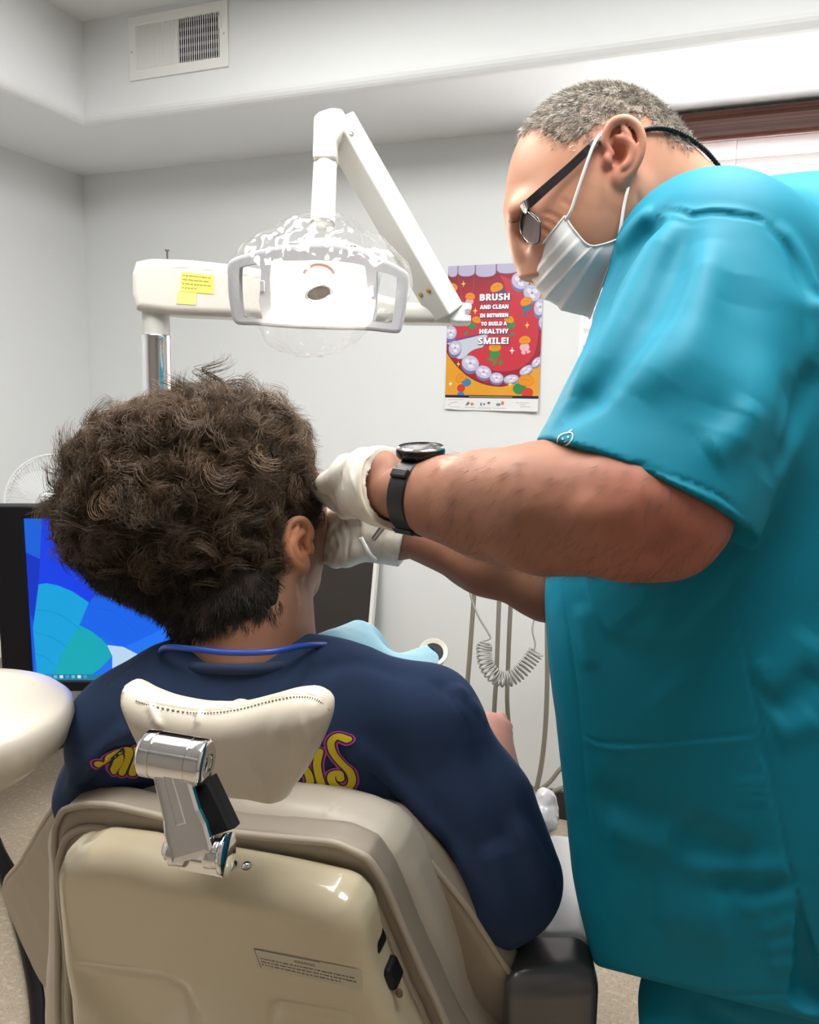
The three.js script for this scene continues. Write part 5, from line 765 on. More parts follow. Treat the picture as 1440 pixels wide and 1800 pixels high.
// ---------------------------------------------------------------- the standing man
{
  const t = thing('person', 'standing man in teal scrubs, face mask and glasses bending over the seated person', 'person', V(0.08, 0, -0.98));
  const F = RIGHT.clone().multiplyScalar(-0.905).addScaledVector(UPV, -0.425).normalize(), Uh = RIGHT.clone().multiplyScalar(-0.425).addScaledVector(UPV, 0.905).normalize(), Z = BACK;
  const D0 = 0.93;
  const head = new Field();
  head.add(ell(A(1051, 315, D0), 0.1000, 0.0985, 0.0765, F, Uh, Z));
  head.add(ell(A(1003, 405, D0), 0.056, 0.072, 0.060, RIGHT, UPV, Z), 0.05);
  head.add(ell(A(1015, 485, D0), 0.040, 0.040, 0.042, RIGHT, UPV, Z), 0.03);
  head.chain([[1085, 375, 0.888, 0.030], [1058, 425, 0.897, 0.028], [1015, 490, 0.918, 0.026]], 0.04, 0.03).chain([[1085, 375, 0.975, 0.032], [1058, 425, 0.97, 0.03], [1015, 490, 0.945, 0.026]], 0.04, 0.03);
  head.add(cap(A(914, 372, 0.895), A(914, 372, 0.965), 0.0125), 0.02);
  head.add(ell(A(985, 400, 0.889), 0.034, 0.034, 0.020, RIGHT, UPV, Z), 0.03).add(ell(A(985, 400, 0.978), 0.034, 0.034, 0.022, RIGHT, UPV, Z), 0.03);
  head.chain([[914, 405, D0, 0.012], [926, 440, D0, 0.012], [937, 470, D0, 0.015]], 0.015).add(ell(A(955, 505, D0), 0.02, 0.018, 0.025), 0.02);
  head.cut(ell(A(928, 400, 0.895), 0.012, 0.015, 0.016), 0.015).cut(ell(A(928, 400, 0.965), 0.012, 0.015, 0.016), 0.015);
  head.add(ell(A(940, 402, 0.905), 0.0115, 0.0115, 0.0115), 0.004).add(ell(A(940, 402, 0.955), 0.0115, 0.0115, 0.0115), 0.004);
  const bare = new Field(); bare.L = [...head.L];
  earParts(head, A(1087, 274, 0.852), RIGHT.clone().multiplyScalar(-0.97).addScaledVector(BACK, -0.12).addScaledVector(UPV, -0.1).normalize(), UPV.clone().addScaledVector(RIGHT, -0.06).normalize(), BACK.clone().addScaledVector(RIGHT, -0.15).normalize(), 1.06);
  earParts(head, A(1087, 274, 1.008), RIGHT.clone().multiplyScalar(-0.97).addScaledVector(BACK, 0.12).addScaledVector(UPV, -0.1).normalize(), UPV.clone().addScaledVector(RIGHT, -0.06).normalize(), BACK.clone().multiplyScalar(-1).addScaledVector(RIGHT, -0.15).normalize(), 1.06);
  head.chain([[1140, 365, 0.94, 0.064], [1185, 420, 0.95, 0.072], [1250, 520, 0.965, 0.085]], 0.04, 0.04);
  head.chain([[1112, 340, 0.872, 0.012], [1122, 420, 0.885, 0.016], [1128, 480, 0.90, 0.016]], 0.02, 0.02);
  head.fold([[1122, 335], [1124, 380], [1118, 430]], 0.003, -0.0018, 0.5).fold([[955, 372], [975, 380], [990, 392]], 0.0025, -0.0012).fold([[955, 385], [972, 395], [985, 408]], 0.0025, -0.0012).fold([[952, 400], [968, 412]], 0.0025, -0.001).fold([[985, 350], [1000, 360], [1012, 375]], 0.003, -0.0006);
  // arms with hands: shared by the body, the gloves and the watch
  const wristL = [690, 864, 0.852];
  const armL = (f, g) => f.chain([[1270, 520, 0.86, 0.06 + g], [1160, 760, 0.765, 0.055 + g], [1160, 885, 0.70, 0.043 + g], [1150, 902, 0.692, 0.040 + g]], 0.03, 0.05).chain([[1150, 902, 0.692, 0.040 + g], [1085, 896, 0.69, 0.047 + g], [960, 893, 0.728, 0.053 + g], [850, 886, 0.772, 0.0445 + g], [772, 876, 0.815, 0.034 + g], [...wristL, 0.0275 + g]], 0.05, 0.03);
  const handL = (f, g) => {
    f.chain([[...wristL, 0.0275 + g], [662, 858, 0.878, 0.027 + g]], 0.02, 0.02);
    for (const y of [822, 845, 868, 886]) f.add(cap(A(668, y * 0.7 + 858 * 0.3, 0.872), A(616 + (y - 845) * 0.25, y, 0.93), 0.017 + g, 0.013 + g), 0.02);
    f.chain([[672, 822, 0.86, 0.017 + g], [640, 818, 0.885, 0.0135 + g], [603, 836, 0.925, 0.011 + g], [572, 850, 0.965, 0.0095 + g]], 0.015, 0.008);
    f.chain([[616, 830, 0.93, 0.013 + g], [592, 842, 0.965, 0.0105 + g], [571, 853, 0.995, 0.009 + g], [556, 862, 1.015, 0.008 + g]], 0.01, 0.006);
    f.chain([[618, 846, 0.93, 0.013 + g], [597, 856, 0.965, 0.0105 + g], [580, 866, 0.995, 0.009 + g], [566, 870, 1.02, 0.008 + g]], 0.008, 0.006);
    f.chain([[622, 866, 0.93, 0.0125 + g], [604, 874, 0.965, 0.010 + g], [592, 882, 0.99, 0.009 + g], [588, 880, 1.015, 0.008 + g]], 0.008, 0.006);
    f.chain([[630, 884, 0.925, 0.0115 + g], [616, 892, 0.955, 0.009 + g], [608, 896, 0.975, 0.008 + g], [606, 890, 0.995, 0.0075 + g]], 0.008, 0.006);
    return f; };
  const wristR = [728, 942, 1.03];
  const armR = (f, g) => f.chain([[1200, 560, 1.14, 0.058 + g], [1110, 800, 1.12, 0.052 + g], [1080, 1000, 1.05, 0.044 + g], [965, 1024, 1.01, 0.042 + g], [850, 985, 1.015, 0.036 + g], [...wristR, 0.0285 + g]], 0.03, 0.03);
  const handR = (f, g) => {
    f.chain([[...wristR, 0.0275 + g], [690, 936, 1.035, 0.026 + g]], 0.02, 0.02);
    for (const y of [905, 925, 945, 962]) f.add(cap(A(694, 936 + (y - 934) * 0.6, 1.035), A(628, y + 4, 1.045), 0.018 + g, 0.0135 + g), 0.02);
    f.chain([[684, 905, 1.02, 0.017 + g], [640, 884, 1.02, 0.0125 + g], [606, 876, 1.03, 0.0115 + g], [578, 874, 1.045, 0.010 + g]], 0.015, 0.008);
    f.chain([[628, 909, 1.045, 0.013 + g], [596, 908, 1.07, 0.0105 + g], [570, 918, 1.085, 0.009 + g], [552, 930, 1.10, 0.008 + g]], 0.01, 0.006);
    f.chain([[628, 929, 1.045, 0.013 + g], [597, 936, 1.065, 0.0105 + g], [572, 946, 1.08, 0.009 + g], [556, 952, 1.10, 0.008 + g]], 0.008, 0.006);
    f.chain([[628, 949, 1.042, 0.0125 + g], [600, 961, 1.055, 0.010 + g], [578, 968, 1.07, 0.009 + g], [562, 970, 1.09, 0.008 + g]], 0.008, 0.006);
    f.chain([[632, 966, 1.035, 0.0115 + g], [610, 979, 1.045, 0.0095 + g], [590, 983, 1.06, 0.0085 + g], [574, 980, 1.08, 0.0075 + g]], 0.008, 0.006);
    return f; };
  const arms = armR(armL(new Field(), 0), 0);
  arms.add(ell(A(1180, 922, 0.69), 0.030, 0.027, 0.029), 0.03);
  arms.fold([[1000, 880], [1050, 905], [1120, 890], [1170, 870]], 0.014, 0.0025).fold([[820, 860], [900, 930], [1000, 975], [1080, 985]], 0.02, -0.002).fold([[1130, 860], [1160, 930], [1150, 980]], 0.012, -0.0015).wobble(0.0009, 30, 2);
  const hands = handR(handL(new Field(), 0), 0);
  const core = new Field(); const tc = V(0.10, 0, -0.94);
  core.add(cap(V(0.06, 1.36, -0.96), V(0.11, 0.95, -0.97), 0.07, 0.09)).add(cap(V(0.03, 1.40, -0.88), V(0.06, 1.40, -1.06), 0.05), 0.06);
  for (const s of [-1, 1]) core.add(cap(V(0.08, 0.86, -0.97 + s * 0.075), V(0.055, 0.5, -0.97 + s * 0.09), 0.055, 0.048), 0.03).add(cap(V(0.055, 0.5, -0.97 + s * 0.09), V(0.065, 0.09, -0.97 + s * 0.11), 0.048, 0.035), 0.03).add(cap(V(0.065, 0.07, -0.97 + s * 0.11), V(-0.06, 0.045, -0.97 + s * 0.12), 0.034, 0.028), 0.02);
  const local = (x, y, z) => { const c = A(1052, 308, D0), dx = x - c.x, dy = y - c.y, dz = z - c.z; return [dx * RIGHT.x + dy * RIGHT.y + dz * RIGHT.z, dx * UPV.x + dy * UPV.y + dz * UPV.z, dx * Z.x + dy * Z.y + dz * Z.z]; };
  const near = (p, x, y, z) => Math.hypot(p.x - x, p.y - y, p.z - z);
  const earP = A(1087, 270, 0.85), elb = A(1190, 930, 0.66), cheek = A(965, 400, 0.87);
  const skin = (x, y, z, n) => {
    const arm = near(elb, x, y, z) < 0.45 && y < A(0, 600, 0.8).y;
    let c = mixc([0.60, 0.315, 0.205], [0.50, 0.235, 0.145], blotch(x, y, z, 26, 2.2));
    if (arm) { c = mixc([0.37, 0.175, 0.11], [0.28, 0.12, 0.075], blotch(x, y, z, 30, 4.1)); c = mixc(c, [0.40, 0.125, 0.085], 0.75 * (1 - sstep(0.02, 0.13, near(elb, x, y, z)))); }
    else { c = mixc(c, [0.62, 0.23, 0.16], 0.75 * (1 - sstep(0.012, 0.045, near(earP, x, y, z)))); c = mixc(c, [0.60, 0.24, 0.16], 0.45 * (1 - sstep(0.01, 0.05, near(cheek, x, y, z)))); c = mixc(c, [0.42, 0.19, 0.12], 0.35 * sstep(0.35, 0.75, blotch(x, y, z, 90, 7.7)) * sstep(0.4, 0.7, blotch(x, y, z, 13, 3.3))); }
    return c; };
  const neckCut = half(A(1240, 505, 0.965), V(0, -1, 0)), headOnly = new Field(); headOnly.L = [...head.L, { ...neckCut, k: 0.004, op: 2 }]; headOnly.fine = head.fine;
  const headGeo = headOnly.mesh(0.0026, { color: skin });
  const headScatter = headGeo.clone();
  part(t, 'body', joined([headGeo.clone(), arms.mesh(0.0045, { color: skin }), hands.mesh(0.0035, { color: skin }), core.mesh(0.014, { color: skin })]), skinMat());

  // cropped grey hair
  const line = [[-0.2, 0.10], [-0.098, 0.060], [-0.085, 0.046], [-0.068, 0.024], [-0.054, 0.006], [-0.042, 0.004], [-0.030, 0.012], [-0.006, 0.026], [0.018, 0.036], [0.036, 0.034], [0.044, 0.026], [0.060, 0.012], [0.085, 0.004], [0.105, -0.004], [0.2, -0.03]];
  const edge = (a) => { let i = 0; while (i < line.length - 2 && a > line[i + 1][0]) i++; const [a0, b0] = line[i], [a1, b1] = line[i + 1]; return b0 + (b1 - b0) * clamp((a - a0) / (a1 - a0), 0, 1); };
  const cover = (x, y, z) => { const [a, b, l] = local(x, y, z); return b - edge(a) + 0.004 * noise(x * 120, y * 120, z * 120); };
  bare.chain([[1140, 365, 0.94, 0.064], [1185, 420, 0.95, 0.072]], 0.04, 0.04); const hf = new Field(); hf.add({ c: A(1060, 320, D0), r: 0.17, f: (x, y, z) => bare.base(x, y, z) - 0.0010 });
  hf.clip({ c: V(), r: 1e6, f: (x, y, z) => clamp((0.002 - cover(x, y, z)), -0.05, 0.05) }, 0.002); hf.wobble(0.0012, 90, 2);
  const greyAt = (x, y, z) => { const [a, b, l] = local(x, y, z); const side = sstep(-0.01, 0.09, b), c = mixc([0.26, 0.22, 0.18], [0.38, 0.345, 0.30], blotch(x, y, z, 45, 1)); return mixc(c, [0.40, 0.26, 0.19], 0.55 * (1 - side) + 0.35 * (1 - sstep(-0.08, -0.03, a))); };
  const hg = hf.mesh(0.003, { color: (x, y, z) => greyAt(x, y, z) });
  const hs = hg.clone(), hm = part(t, 'hair', hg, mat(0xffffff, 0.8, { vertexColors: true, specularIntensity: 0.3 }), 'closely cropped grey hair, thin at the temples');
  seed(33);
  const buzz = [0, 1, 2].map(() => tuftGeometry(7, () => { const ox = rr(-0.0035, 0.0035), oy = rr(-0.0035, 0.0035), L = rr(0.006, 0.010), bx = rr(-0.0025, 0.0025), by = rr(-0.0025, 0.0025); return [0, 1, 2, 3].map((i) => V(ox + bx * (i / 3) ** 2, oy + by * (i / 3) ** 2, L * i / 3)); }, 0.00022));
  const spots = scatter(headScatter, 9000, (P, N) => { const k = cover(P.x, P.y, P.z); if (k < -0.012 || bare.base(P.x, P.y, P.z) > 0.001) return false; const [a, b] = local(P.x, P.y, P.z); return rnd() < sstep(-0.014, 0.022, k) * (0.45 + 0.55 * sstep(0.0, 0.05, b)); }).map(([P, N]) => { const flow = F.clone().multiplyScalar(0.75).addScaledVector(Uh, -0.5).add(V(rr(-0.5, 0.5), rr(-0.5, 0.5), rr(-0.5, 0.5))); flow.addScaledVector(N, -flow.dot(N)).normalize(); const D = N.clone().multiplyScalar(rr(0.3, 0.7)).add(flow).normalize(), g = rnd(), [a, b] = local(P.x, P.y, P.z), c = g < 0.35 ? [0.12, 0.10, 0.08] : g < 0.7 ? [0.34, 0.30, 0.25] : [0.72, 0.69, 0.63]; return { matrix: orient(P.clone().addScaledVector(N, -0.0012), D, rr(0, 6.28), rr(0.7, 1.1)), color: new THREE.Color(...c) }; });
  tufts(hm, 'short_hair', buzz, spots, mat(0xffffff, 0.45, { specularIntensity: 0.6 }));

  const browA = A(900, 384, 0.90), browB = A(925, 368, 0.878), browSpots = scatter(headScatter, 90, (P) => new THREE.Line3(browA, browB).closestPointToPoint(P, true, V()).distanceTo(P) < 0.006).map(([P, N]) => { const D = UPV.clone().multiplyScalar(0.4).addScaledVector(RIGHT, 0.7).addScaledVector(N, 0.5).add(V(rr(-0.3, 0.3), rr(-0.3, 0.3), rr(-0.3, 0.3))).normalize(); return { matrix: orient(P, D, rr(0, 6.28), rr(0.6, 1)), color: new THREE.Color(0.08, 0.055, 0.04) }; });
  tufts(t.children[0], 'eyebrow', buzz.slice(0, 1), browSpots, mat(0xffffff, 0.5));
  // fine hairs on the near forearm
  seed(51);
  const armGeo = armL(new Field(), 0).mesh(0.006), fuzz = [0, 1].map(() => tuftGeometry(3, () => { const ox = rr(-0.003, 0.003), oy = rr(-0.003, 0.003), L = rr(0.008, 0.014), bx = rr(-0.004, 0.004); return [0, 1, 2, 3].map((i) => V(ox + bx * (i / 3) ** 2, oy, L * i / 3)); }, 0.00008));
  const wrP = A(760, 870, 0.81), elP = A(1150, 902, 0.692), dn = wrP.clone().sub(elP).normalize();
  const fz = scatter(armGeo, 900, (P, N) => N.dot(BACK) > -0.3 && P.y < A(0, 790, 0.72).y && P.clone().sub(wrP).dot(dn) < -0.02).map(([P, N]) => { const D = dn.clone().multiplyScalar(0.5).add(V(0, -0.7, 0)).addScaledVector(N, 0.0); D.addScaledVector(N, -D.dot(N)).normalize().addScaledVector(N, rr(0.1, 0.35)).add(V(rr(-0.3, 0.3), rr(-0.3, 0.3), rr(-0.3, 0.3))).normalize(); return { matrix: orient(P, D, rr(0, 6.28), rr(0.7, 1.1)), color: new THREE.Color(0.10, 0.07, 0.05) }; });
  tufts(t.children[0], 'arm_hair', fuzz, fz, mat(0xffffff, 0.6));

  // teal scrub top
  const TEAL = new THREE.Color(0.001, 0.205, 0.31);
  const scrub = mat(TEAL, 0.62, { sheen: 0.08, sheenColor: new THREE.Color(0.15, 0.75, 0.9), sheenRoughness: 0.4, specularIntensity: 0.45 });
  const zc = -0.97, front = (x, y) => onZ(x, y, zc), rowAt = (x, y, rx, rz) => { const p = front(x, y); return [p.y, p.x + rx, zc, rx, rz]; };
  const top = new Field();
  const rows = [rowAt(1120, 1740, 0.19, 0.175), rowAt(1072, 1685, 0.205, 0.183), rowAt(1038, 1600, 0.22, 0.19), rowAt(1014, 1500, 0.23, 0.193), rowAt(1002, 1400, 0.235, 0.193), rowAt(990, 1300, 0.235, 0.192), rowAt(980, 1200, 0.23, 0.19), rowAt(969, 1100, 0.22, 0.186), rowAt(966, 1020, 0.21, 0.18), rowAt(985, 900, 0.2, 0.172), rowAt(1010, 740, 0.19, 0.162), rowAt(1060, 580, 0.17, 0.15)];
  const hemLow = onZ(1112, 1712, -0.95).y, hemNear = onZ(1300, 1762, -0.785).y; rows.push([hemLow - 0.06, rows[0][1] + 0.01, zc, 0.185, 0.178]);
  top.add(column(rows));
  top.add(cap(A(1245, 470, 0.86), A(1250, 510, 1.08), 0.088, 0.085), 0.05).add(ell(A(1400, 560, 0.96), 0.15, 0.16, 0.16), 0.06);
  // sleeve
  const s0 = A(1252, 492, 0.835), s1 = A(1178, 760, 0.752), s2 = A(1136, 862, 0.716), hemN = V();
  const hemDir = A(1330, 945, 0.715).sub(A(940, 770, 0.715)).normalize(); { const vd = ray(1136, 862).normalize(); hemN.crossVectors(vd, hemDir).normalize(); if (hemN.y > 0) hemN.negate(); hemN.multiplyScalar(0.99).addScaledVector(vd, -0.16).normalize(); }
  const farEnd = s2.clone().addScaledVector(hemN, 0.12);
  top.add(cap(s0, s1, 0.094, 0.102), 0.05).add(cap(s1, farEnd, 0.102, 0.112), 0.012);
  const cutP = s2.clone();
  const sleeveOnly = { c: s2.clone().addScaledVector(hemN, 0.125), r: 0.2, f(x, y, z) { const d = -((x - cutP.x) * hemN.x + (y - cutP.y) * hemN.y + (z - cutP.z) * hemN.z); const q = cap(s1, farEnd, 0.110, 0.122).f(x, y, z); return Math.max(d, q); } };
  // right sleeve
  top.add(cap(A(1210, 560, 1.12), A(1130, 800, 1.10), 0.09, 0.088), 0.05);
  const torsoField = new Field(); torsoField.L = top.L.filter((q) => true);
  const keepTorso = column(rows);
  const inTorso = (x, y, z) => keepTorso.f(x, y, z);
  top.cut({ c: sleeveOnly.c, r: sleeveOnly.r, f: (x, y, z) => Math.max(sleeveOnly.f(x, y, z), 0.004 - inTorso(x, y, z)) }, 0.004);
  const inner = cap(s1, farEnd, 0.089, 0.0995);
  top.cut({ c: s1.clone().lerp(farEnd, 0.6), r: 0.22, f: (x, y, z) => Math.max(inner.f(x, y, z), -((x - s1.x) * hemN.x + (y - s1.y) * hemN.y + (z - s1.z) * hemN.z) + 0.07, 0.006 - inTorso(x, y, z)) }, 0.002);
  // neck opening, side slit, hem
  top.cut(cap(A(1120, 330, 0.945), A(1228, 470, 0.955), 0.074, 0.083), 0.008);
  const slit = top.hit(1401, 1566, 0.4), slitE = top.hit(1424, 1752, 0.4);
  top.cut(cap(slit, slitE, 0.001, 0.0165), 0.003);
  top.clip({ c: V(), r: 1e6, f: (x, y, z) => hemLow + (hemNear - hemLow) * clamp((z + 0.95) / 0.165, -0.4, 1.1) - y }, 0.006);
  const fo = (pts, w, a) => top.fold(pts, w, a, 0.4);
  fo([[1168, 366], [1200, 372], [1215, 378], [1250, 373], [1300, 378], [1332, 384], [1345, 392]], 0.0032, -0.0045); fo([[1168, 360], [1215, 371], [1255, 366], [1335, 377]], 0.004, 0.0014);
  fo([[1345, 392], [1390, 450], [1420, 520], [1428, 600]], 0.006, -0.004); fo([[1360, 395], [1410, 460], [1440, 520]], 0.012, 0.004);
  fo([[1160, 375], [1110, 440], [1060, 530], [1028, 640]], 0.013, -0.020); fo([[1150, 372], [1085, 440], [1045, 510]], 0.012, 0.012); fo([[1185, 390], [1130, 480], [1080, 580], [1010, 700]], 0.014, 0.015); fo([[1210, 400], [1180, 500], [1120, 600], [1060, 680], [990, 745]], 0.013, -0.013); fo([[1240, 420], [1230, 520], [1190, 620], [1120, 700]], 0.018, 0.008);
  fo([[1300, 480], [1310, 580], [1290, 680], [1270, 760]], 0.025, -0.006); fo([[1180, 560], [1100, 640], [1040, 700]], 0.02, 0.0025); fo([[1330, 700], [1290, 770], [1240, 800]], 0.014, 0.006); fo([[1400, 660], [1380, 760], [1350, 850]], 0.018, -0.006);
  fo([[1440, 640], [1415, 700], [1398, 770], [1372, 830]], 0.012, -0.009);
  // seams: side, pocket, front princess
  fo([[1272, 945], [1285, 1040], [1310, 1150], [1335, 1280], [1350, 1350], [1370, 1450], [1390, 1540], [1400, 1570]], 0.0028, -0.0022); fo([[1268, 945], [1281, 1040], [1306, 1150], [1331, 1280], [1346, 1350], [1366, 1450], [1386, 1540]], 0.004, 0.001);
  fo([[1020, 1288], [1045, 1303], [1080, 1308], [1150, 1305], [1240, 1298], [1330, 1291]], 0.0028, -0.0024); fo([[1022, 1294], [1080, 1314], [1240, 1304], [1330, 1297]], 0.005, 0.0016);
  fo([[992, 1030], [1002, 1130], [1014, 1230], [1020, 1290]], 0.0026, -0.0013); fo([[1000, 1100], [1012, 1200], [1022, 1300], [1028, 1400], [1040, 1500]], 0.004, -0.0012); fo([[1332, 1292], [1336, 1320], [1346, 1338], [1352, 1342]], 0.0026, -0.0016);
  // soft creases
  for (const y of [1375, 1392, 1408]) fo([[1290, y + 4], [1320, y - 2], [1352, y + 2]], 0.004, 0.0014);
  for (const [x0, y0, x1, y1, w, a] of [[1040, 1400, 1180, 1450, 0.022, -0.006], [1180, 1450, 1330, 1530, 0.022, -0.008], [1060, 1440, 1200, 1490, 0.02, 0.005], [1200, 1520, 1390, 1530, 0.012, 0.007], [1240, 1560, 1390, 1548, 0.012, -0.007], [1300, 1600, 1395, 1570, 0.01, 0.003], [1330, 1640, 1398, 1610, 0.008, 0.0025], [1345, 1670, 1398, 1650, 0.007, 0.0022], [1350, 1700, 1400, 1685, 0.007, 0.002], [1150, 1590, 1290, 1620, 0.028, 0.007], [1340, 1220, 1440, 1120, 0.02, 0.005], [1350, 1250, 1440, 1180, 0.015, -0.005], [1360, 1290, 1440, 1260, 0.014, 0.004], [1330, 1160, 1350, 1180, 0.008, 0.002], [1020, 1060, 1040, 1180, 0.012, 0.003], [1100, 1080, 1200, 1200, 0.04, -0.003]]) fo([[x0, y0], [(x0 + x1) / 2, (y0 + y1) / 2 + 4], [x1, y1]], w, a);
  fo([[945, 779], [1000, 793], [1130, 818], [1200, 845], [1270, 877], [1312, 915]], 0.0024, -0.0015); fo([[940, 770], [990, 797], [1130, 829], [1200, 857], [1270, 890], [1322, 938]], 0.004, 0.0014);
  fo([[1125, 1715], [1200, 1735], [1300, 1750], [1390, 1745]], 0.0024, -0.0013);
  fo([[1118, 398], [1090, 428], [1060, 462]], 0.0026, -0.0015);
  top.wobble(0.0016, 8, 3);
  const topMesh = part(t, 'scrub_top', top.mesh(0.0038), scrub, 'teal short-sleeved scrub top');
  // stitched emblem on the sleeve
  const emb = canvasTexture(128, 96, (g, w, h) => { g.strokeStyle = '#dfe9e2'; g.lineWidth = 7; g.lineJoin = 'round'; g.beginPath(); g.moveTo(18, 60); g.bezierCurveTo(20, 28, 48, 16, 76, 22); g.bezierCurveTo(112, 18, 118, 40, 110, 62); g.bezierCurveTo(100, 86, 40, 92, 22, 80); g.bezierCurveTo(10, 76, 14, 66, 18, 60); g.stroke(); g.beginPath(); g.moveTo(86, 20); g.quadraticCurveTo(96, 8, 108, 10); g.stroke(); g.fillStyle = '#dfe9e2'; g.beginPath(); g.ellipse(52, 52, 6, 5, 0, 0, 7); g.ellipse(84, 48, 6, 5, 0, 0, 7); g.fill(); g.lineWidth = 4; g.beginPath(); g.arc(67, 60, 8, 0.3, 2.6); g.stroke(); });
  part(topMesh, 'emblem', patch(top, [[975, 760], [1012, 752], [1013, 782], [977, 787]], 10, 8, 0.0008, 0.4), mat(0xffffff, 0.8, { map: emb, transparent: true }), 'small pale stitched emblem');

  // trousers and shoes
  const tr = new Field(); const pf = (x, y) => onZ(x, y, zc);
  for (const s of [-1, 1]) { const x0 = pf(1118, 1750).x; tr.add(cap(V(x0 + 0.13, 0.82, zc + s * 0.075), V(x0 + 0.110, 0.68, zc + s * 0.085), 0.095, 0.096), 0.03).add(cap(V(x0 + 0.110, 0.68, zc + s * 0.085), V(x0 + 0.13, 0.09, zc + s * 0.11), 0.096, 0.085), 0.02); }
  tr.add(ell(V(pf(1118, 1750).x + 0.15, 0.84, zc), 0.13, 0.11, 0.13), 0.05).clip(half(V(0, 0.05, 0), V(0, -1, 0))).wobble(0.003, 10, 2);
  tr.fold([[1210, 1752], [1250, 1775], [1290, 1800]], 0.01, -0.006, 0.4).fold([[1230, 1756], [1270, 1772], [1330, 1785]], 0.008, 0.005, 0.4);
  part(t, 'trousers', tr.mesh(0.008), scrub, 'teal scrub trousers');
  for (const s of [-1, 1]) { const x0 = pf(1118, 1750).x + 0.13; part(t, 'shoe', new Field().add(cap(V(x0 + 0.03, 0.052, zc + s * 0.11), V(x0 - 0.15, 0.045, zc + s * 0.12), 0.05, 0.044)).clip(half(V(0, 0.002, 0), V(0, -1, 0)), 0.004).mesh(0.007), mat(new THREE.Color(0.04, 0.04, 0.045), 0.5)); }

  // gloves
  const gl = new Field(); handL(gl, 0.0022);
  const wl = A(...wristL), cuffDir = A(772, 876, 0.815).sub(A(662, 858, 0.878)).normalize(), cuffEnd = A(703, 869, 0.845);
  gl.add(cap(A(672, 858, 0.868), cuffEnd.clone().addScaledVector(cuffDir, 0.03), 0.032, 0.0375), 0.025);
  gl.cut(cap(A(672, 860, 0.862), cuffEnd.clone().addScaledVector(cuffDir, 0.08), 0.029, 0.0385), 0.002);
  const cuffN = cuffDir.clone().multiplyScalar(0.8).addScaledVector(UPV, 0.25).addScaledVector(BACK, 0.35).normalize(); gl.clip(half(A(690, 866, 0.852), cuffN), 0.001);
  gl.wobble(0.0011, 45, 2); gl.fold([[640, 830], [632, 860], [640, 885]], 0.003, -0.0015).fold([[615, 825], [622, 850], [628, 870]], 0.003, 0.0015).fold([[598, 835], [604, 858]], 0.002, -0.0012).fold([[655, 815], [640, 850], [650, 890]], 0.003, 0.0012);
  const latex = mat(new THREE.Color(0.80, 0.745, 0.66), 0.42, { transmission: 0.12, thickness: 0, clearcoat: 0.2, clearcoatRoughness: 0.4 });
  const glL = part(t, 'glove', gl.mesh(0.0032), latex, 'white latex glove on the near hand');
  { const pts = []; const c = A(690, 866, 0.852), a = new THREE.Vector3().crossVectors(cuffN, UPV).normalize(), b = new THREE.Vector3().crossVectors(a, cuffN); for (let i = 0; i < 36; i++) { const an = i / 36 * 6.2832, d = a.clone().multiplyScalar(Math.cos(an)).addScaledVector(b, Math.sin(an)); let lo = 0.01, hi = 0.07; for (let k = 0; k < 22; k++) { const m = (lo + hi) / 2, p = c.clone().addScaledVector(d, m).addScaledVector(cuffN, -0.003); const q = gl.base(p.x, p.y, p.z); if (q < 0) lo = m; else { if (m < 0.034) lo = m; else hi = m; } } pts.push(c.clone().addScaledVector(d, Math.min(hi, 0.045) - 0.0005).addScaledVector(cuffN, -0.002)); } part(glL, 'cuff_rim', tube(pts, 0.0022, 140, 8, true), mat(new THREE.Color(0.80, 0.72, 0.55), 0.5)); }
  const gr = new Field(); handR(gr, 0.0024);
  const dR = A(850, 985, 1.015).sub(A(690, 936, 1.035)).normalize(), cR = A(716, 946, 1.03);
  gr.add(cap(A(692, 937, 1.035), cR.clone().addScaledVector(dR, 0.02), 0.031, 0.035), 0.02).cut(cap(A(696, 938, 1.03), cR.clone().addScaledVector(dR, 0.06), 0.0285, 0.036), 0.002).clip(half(cR, dR), 0.001);
  gr.wobble(0.0016, 42, 2); gr.fold([[600, 905], [612, 940], [612, 985]], 0.003, -0.003).fold([[588, 930], [598, 960], [590, 990]], 0.004, 0.0025).fold([[630, 900], [640, 940], [645, 985]], 0.005, 0.003).fold([[670, 920], [672, 950], [668, 985]], 0.002, -0.0014).fold([[690, 915], [692, 950], [686, 980]], 0.002, 0.0012);
  const glR = part(t, 'glove', gr.mesh(0.0034), latex, 'white latex glove on the far hand');

  // mask
  {
    const side = [[994, 382, 0.858], [1012, 408, 0.852], [1036, 432, 0.850], [1060, 430, 0.850], [1088, 420, 0.852]], mid = [[928, 466, D0], [940, 492, D0], [956, 515, D0], [990, 540, D0], [1036, 556, D0]];
    const cs = (l) => smoothOpen(l.map(([x, y, d]) => V(x, y, d)), 40), S = cs(side), M = cs(mid), nS = 48, nT = 40, grid = [];
    for (let j = 0; j <= nT; j++) { const row = []; for (let i = 0; i <= nS; i++) { const s = i / nS * 2 - 1, a = Math.abs(s), g = a ** 1.25, x = M[j].x + (S[j].x - M[j].x) * g, y = M[j].y + (S[j].y - M[j].y) * g, dd = D0 + (S[j].z - D0) * Math.sin(Math.min(a, 1) * Math.PI / 2) ** 0.9, d = s < 0 ? 2 * D0 - dd : dd; row.push(A(x, y, d)); } grid.push(row); }
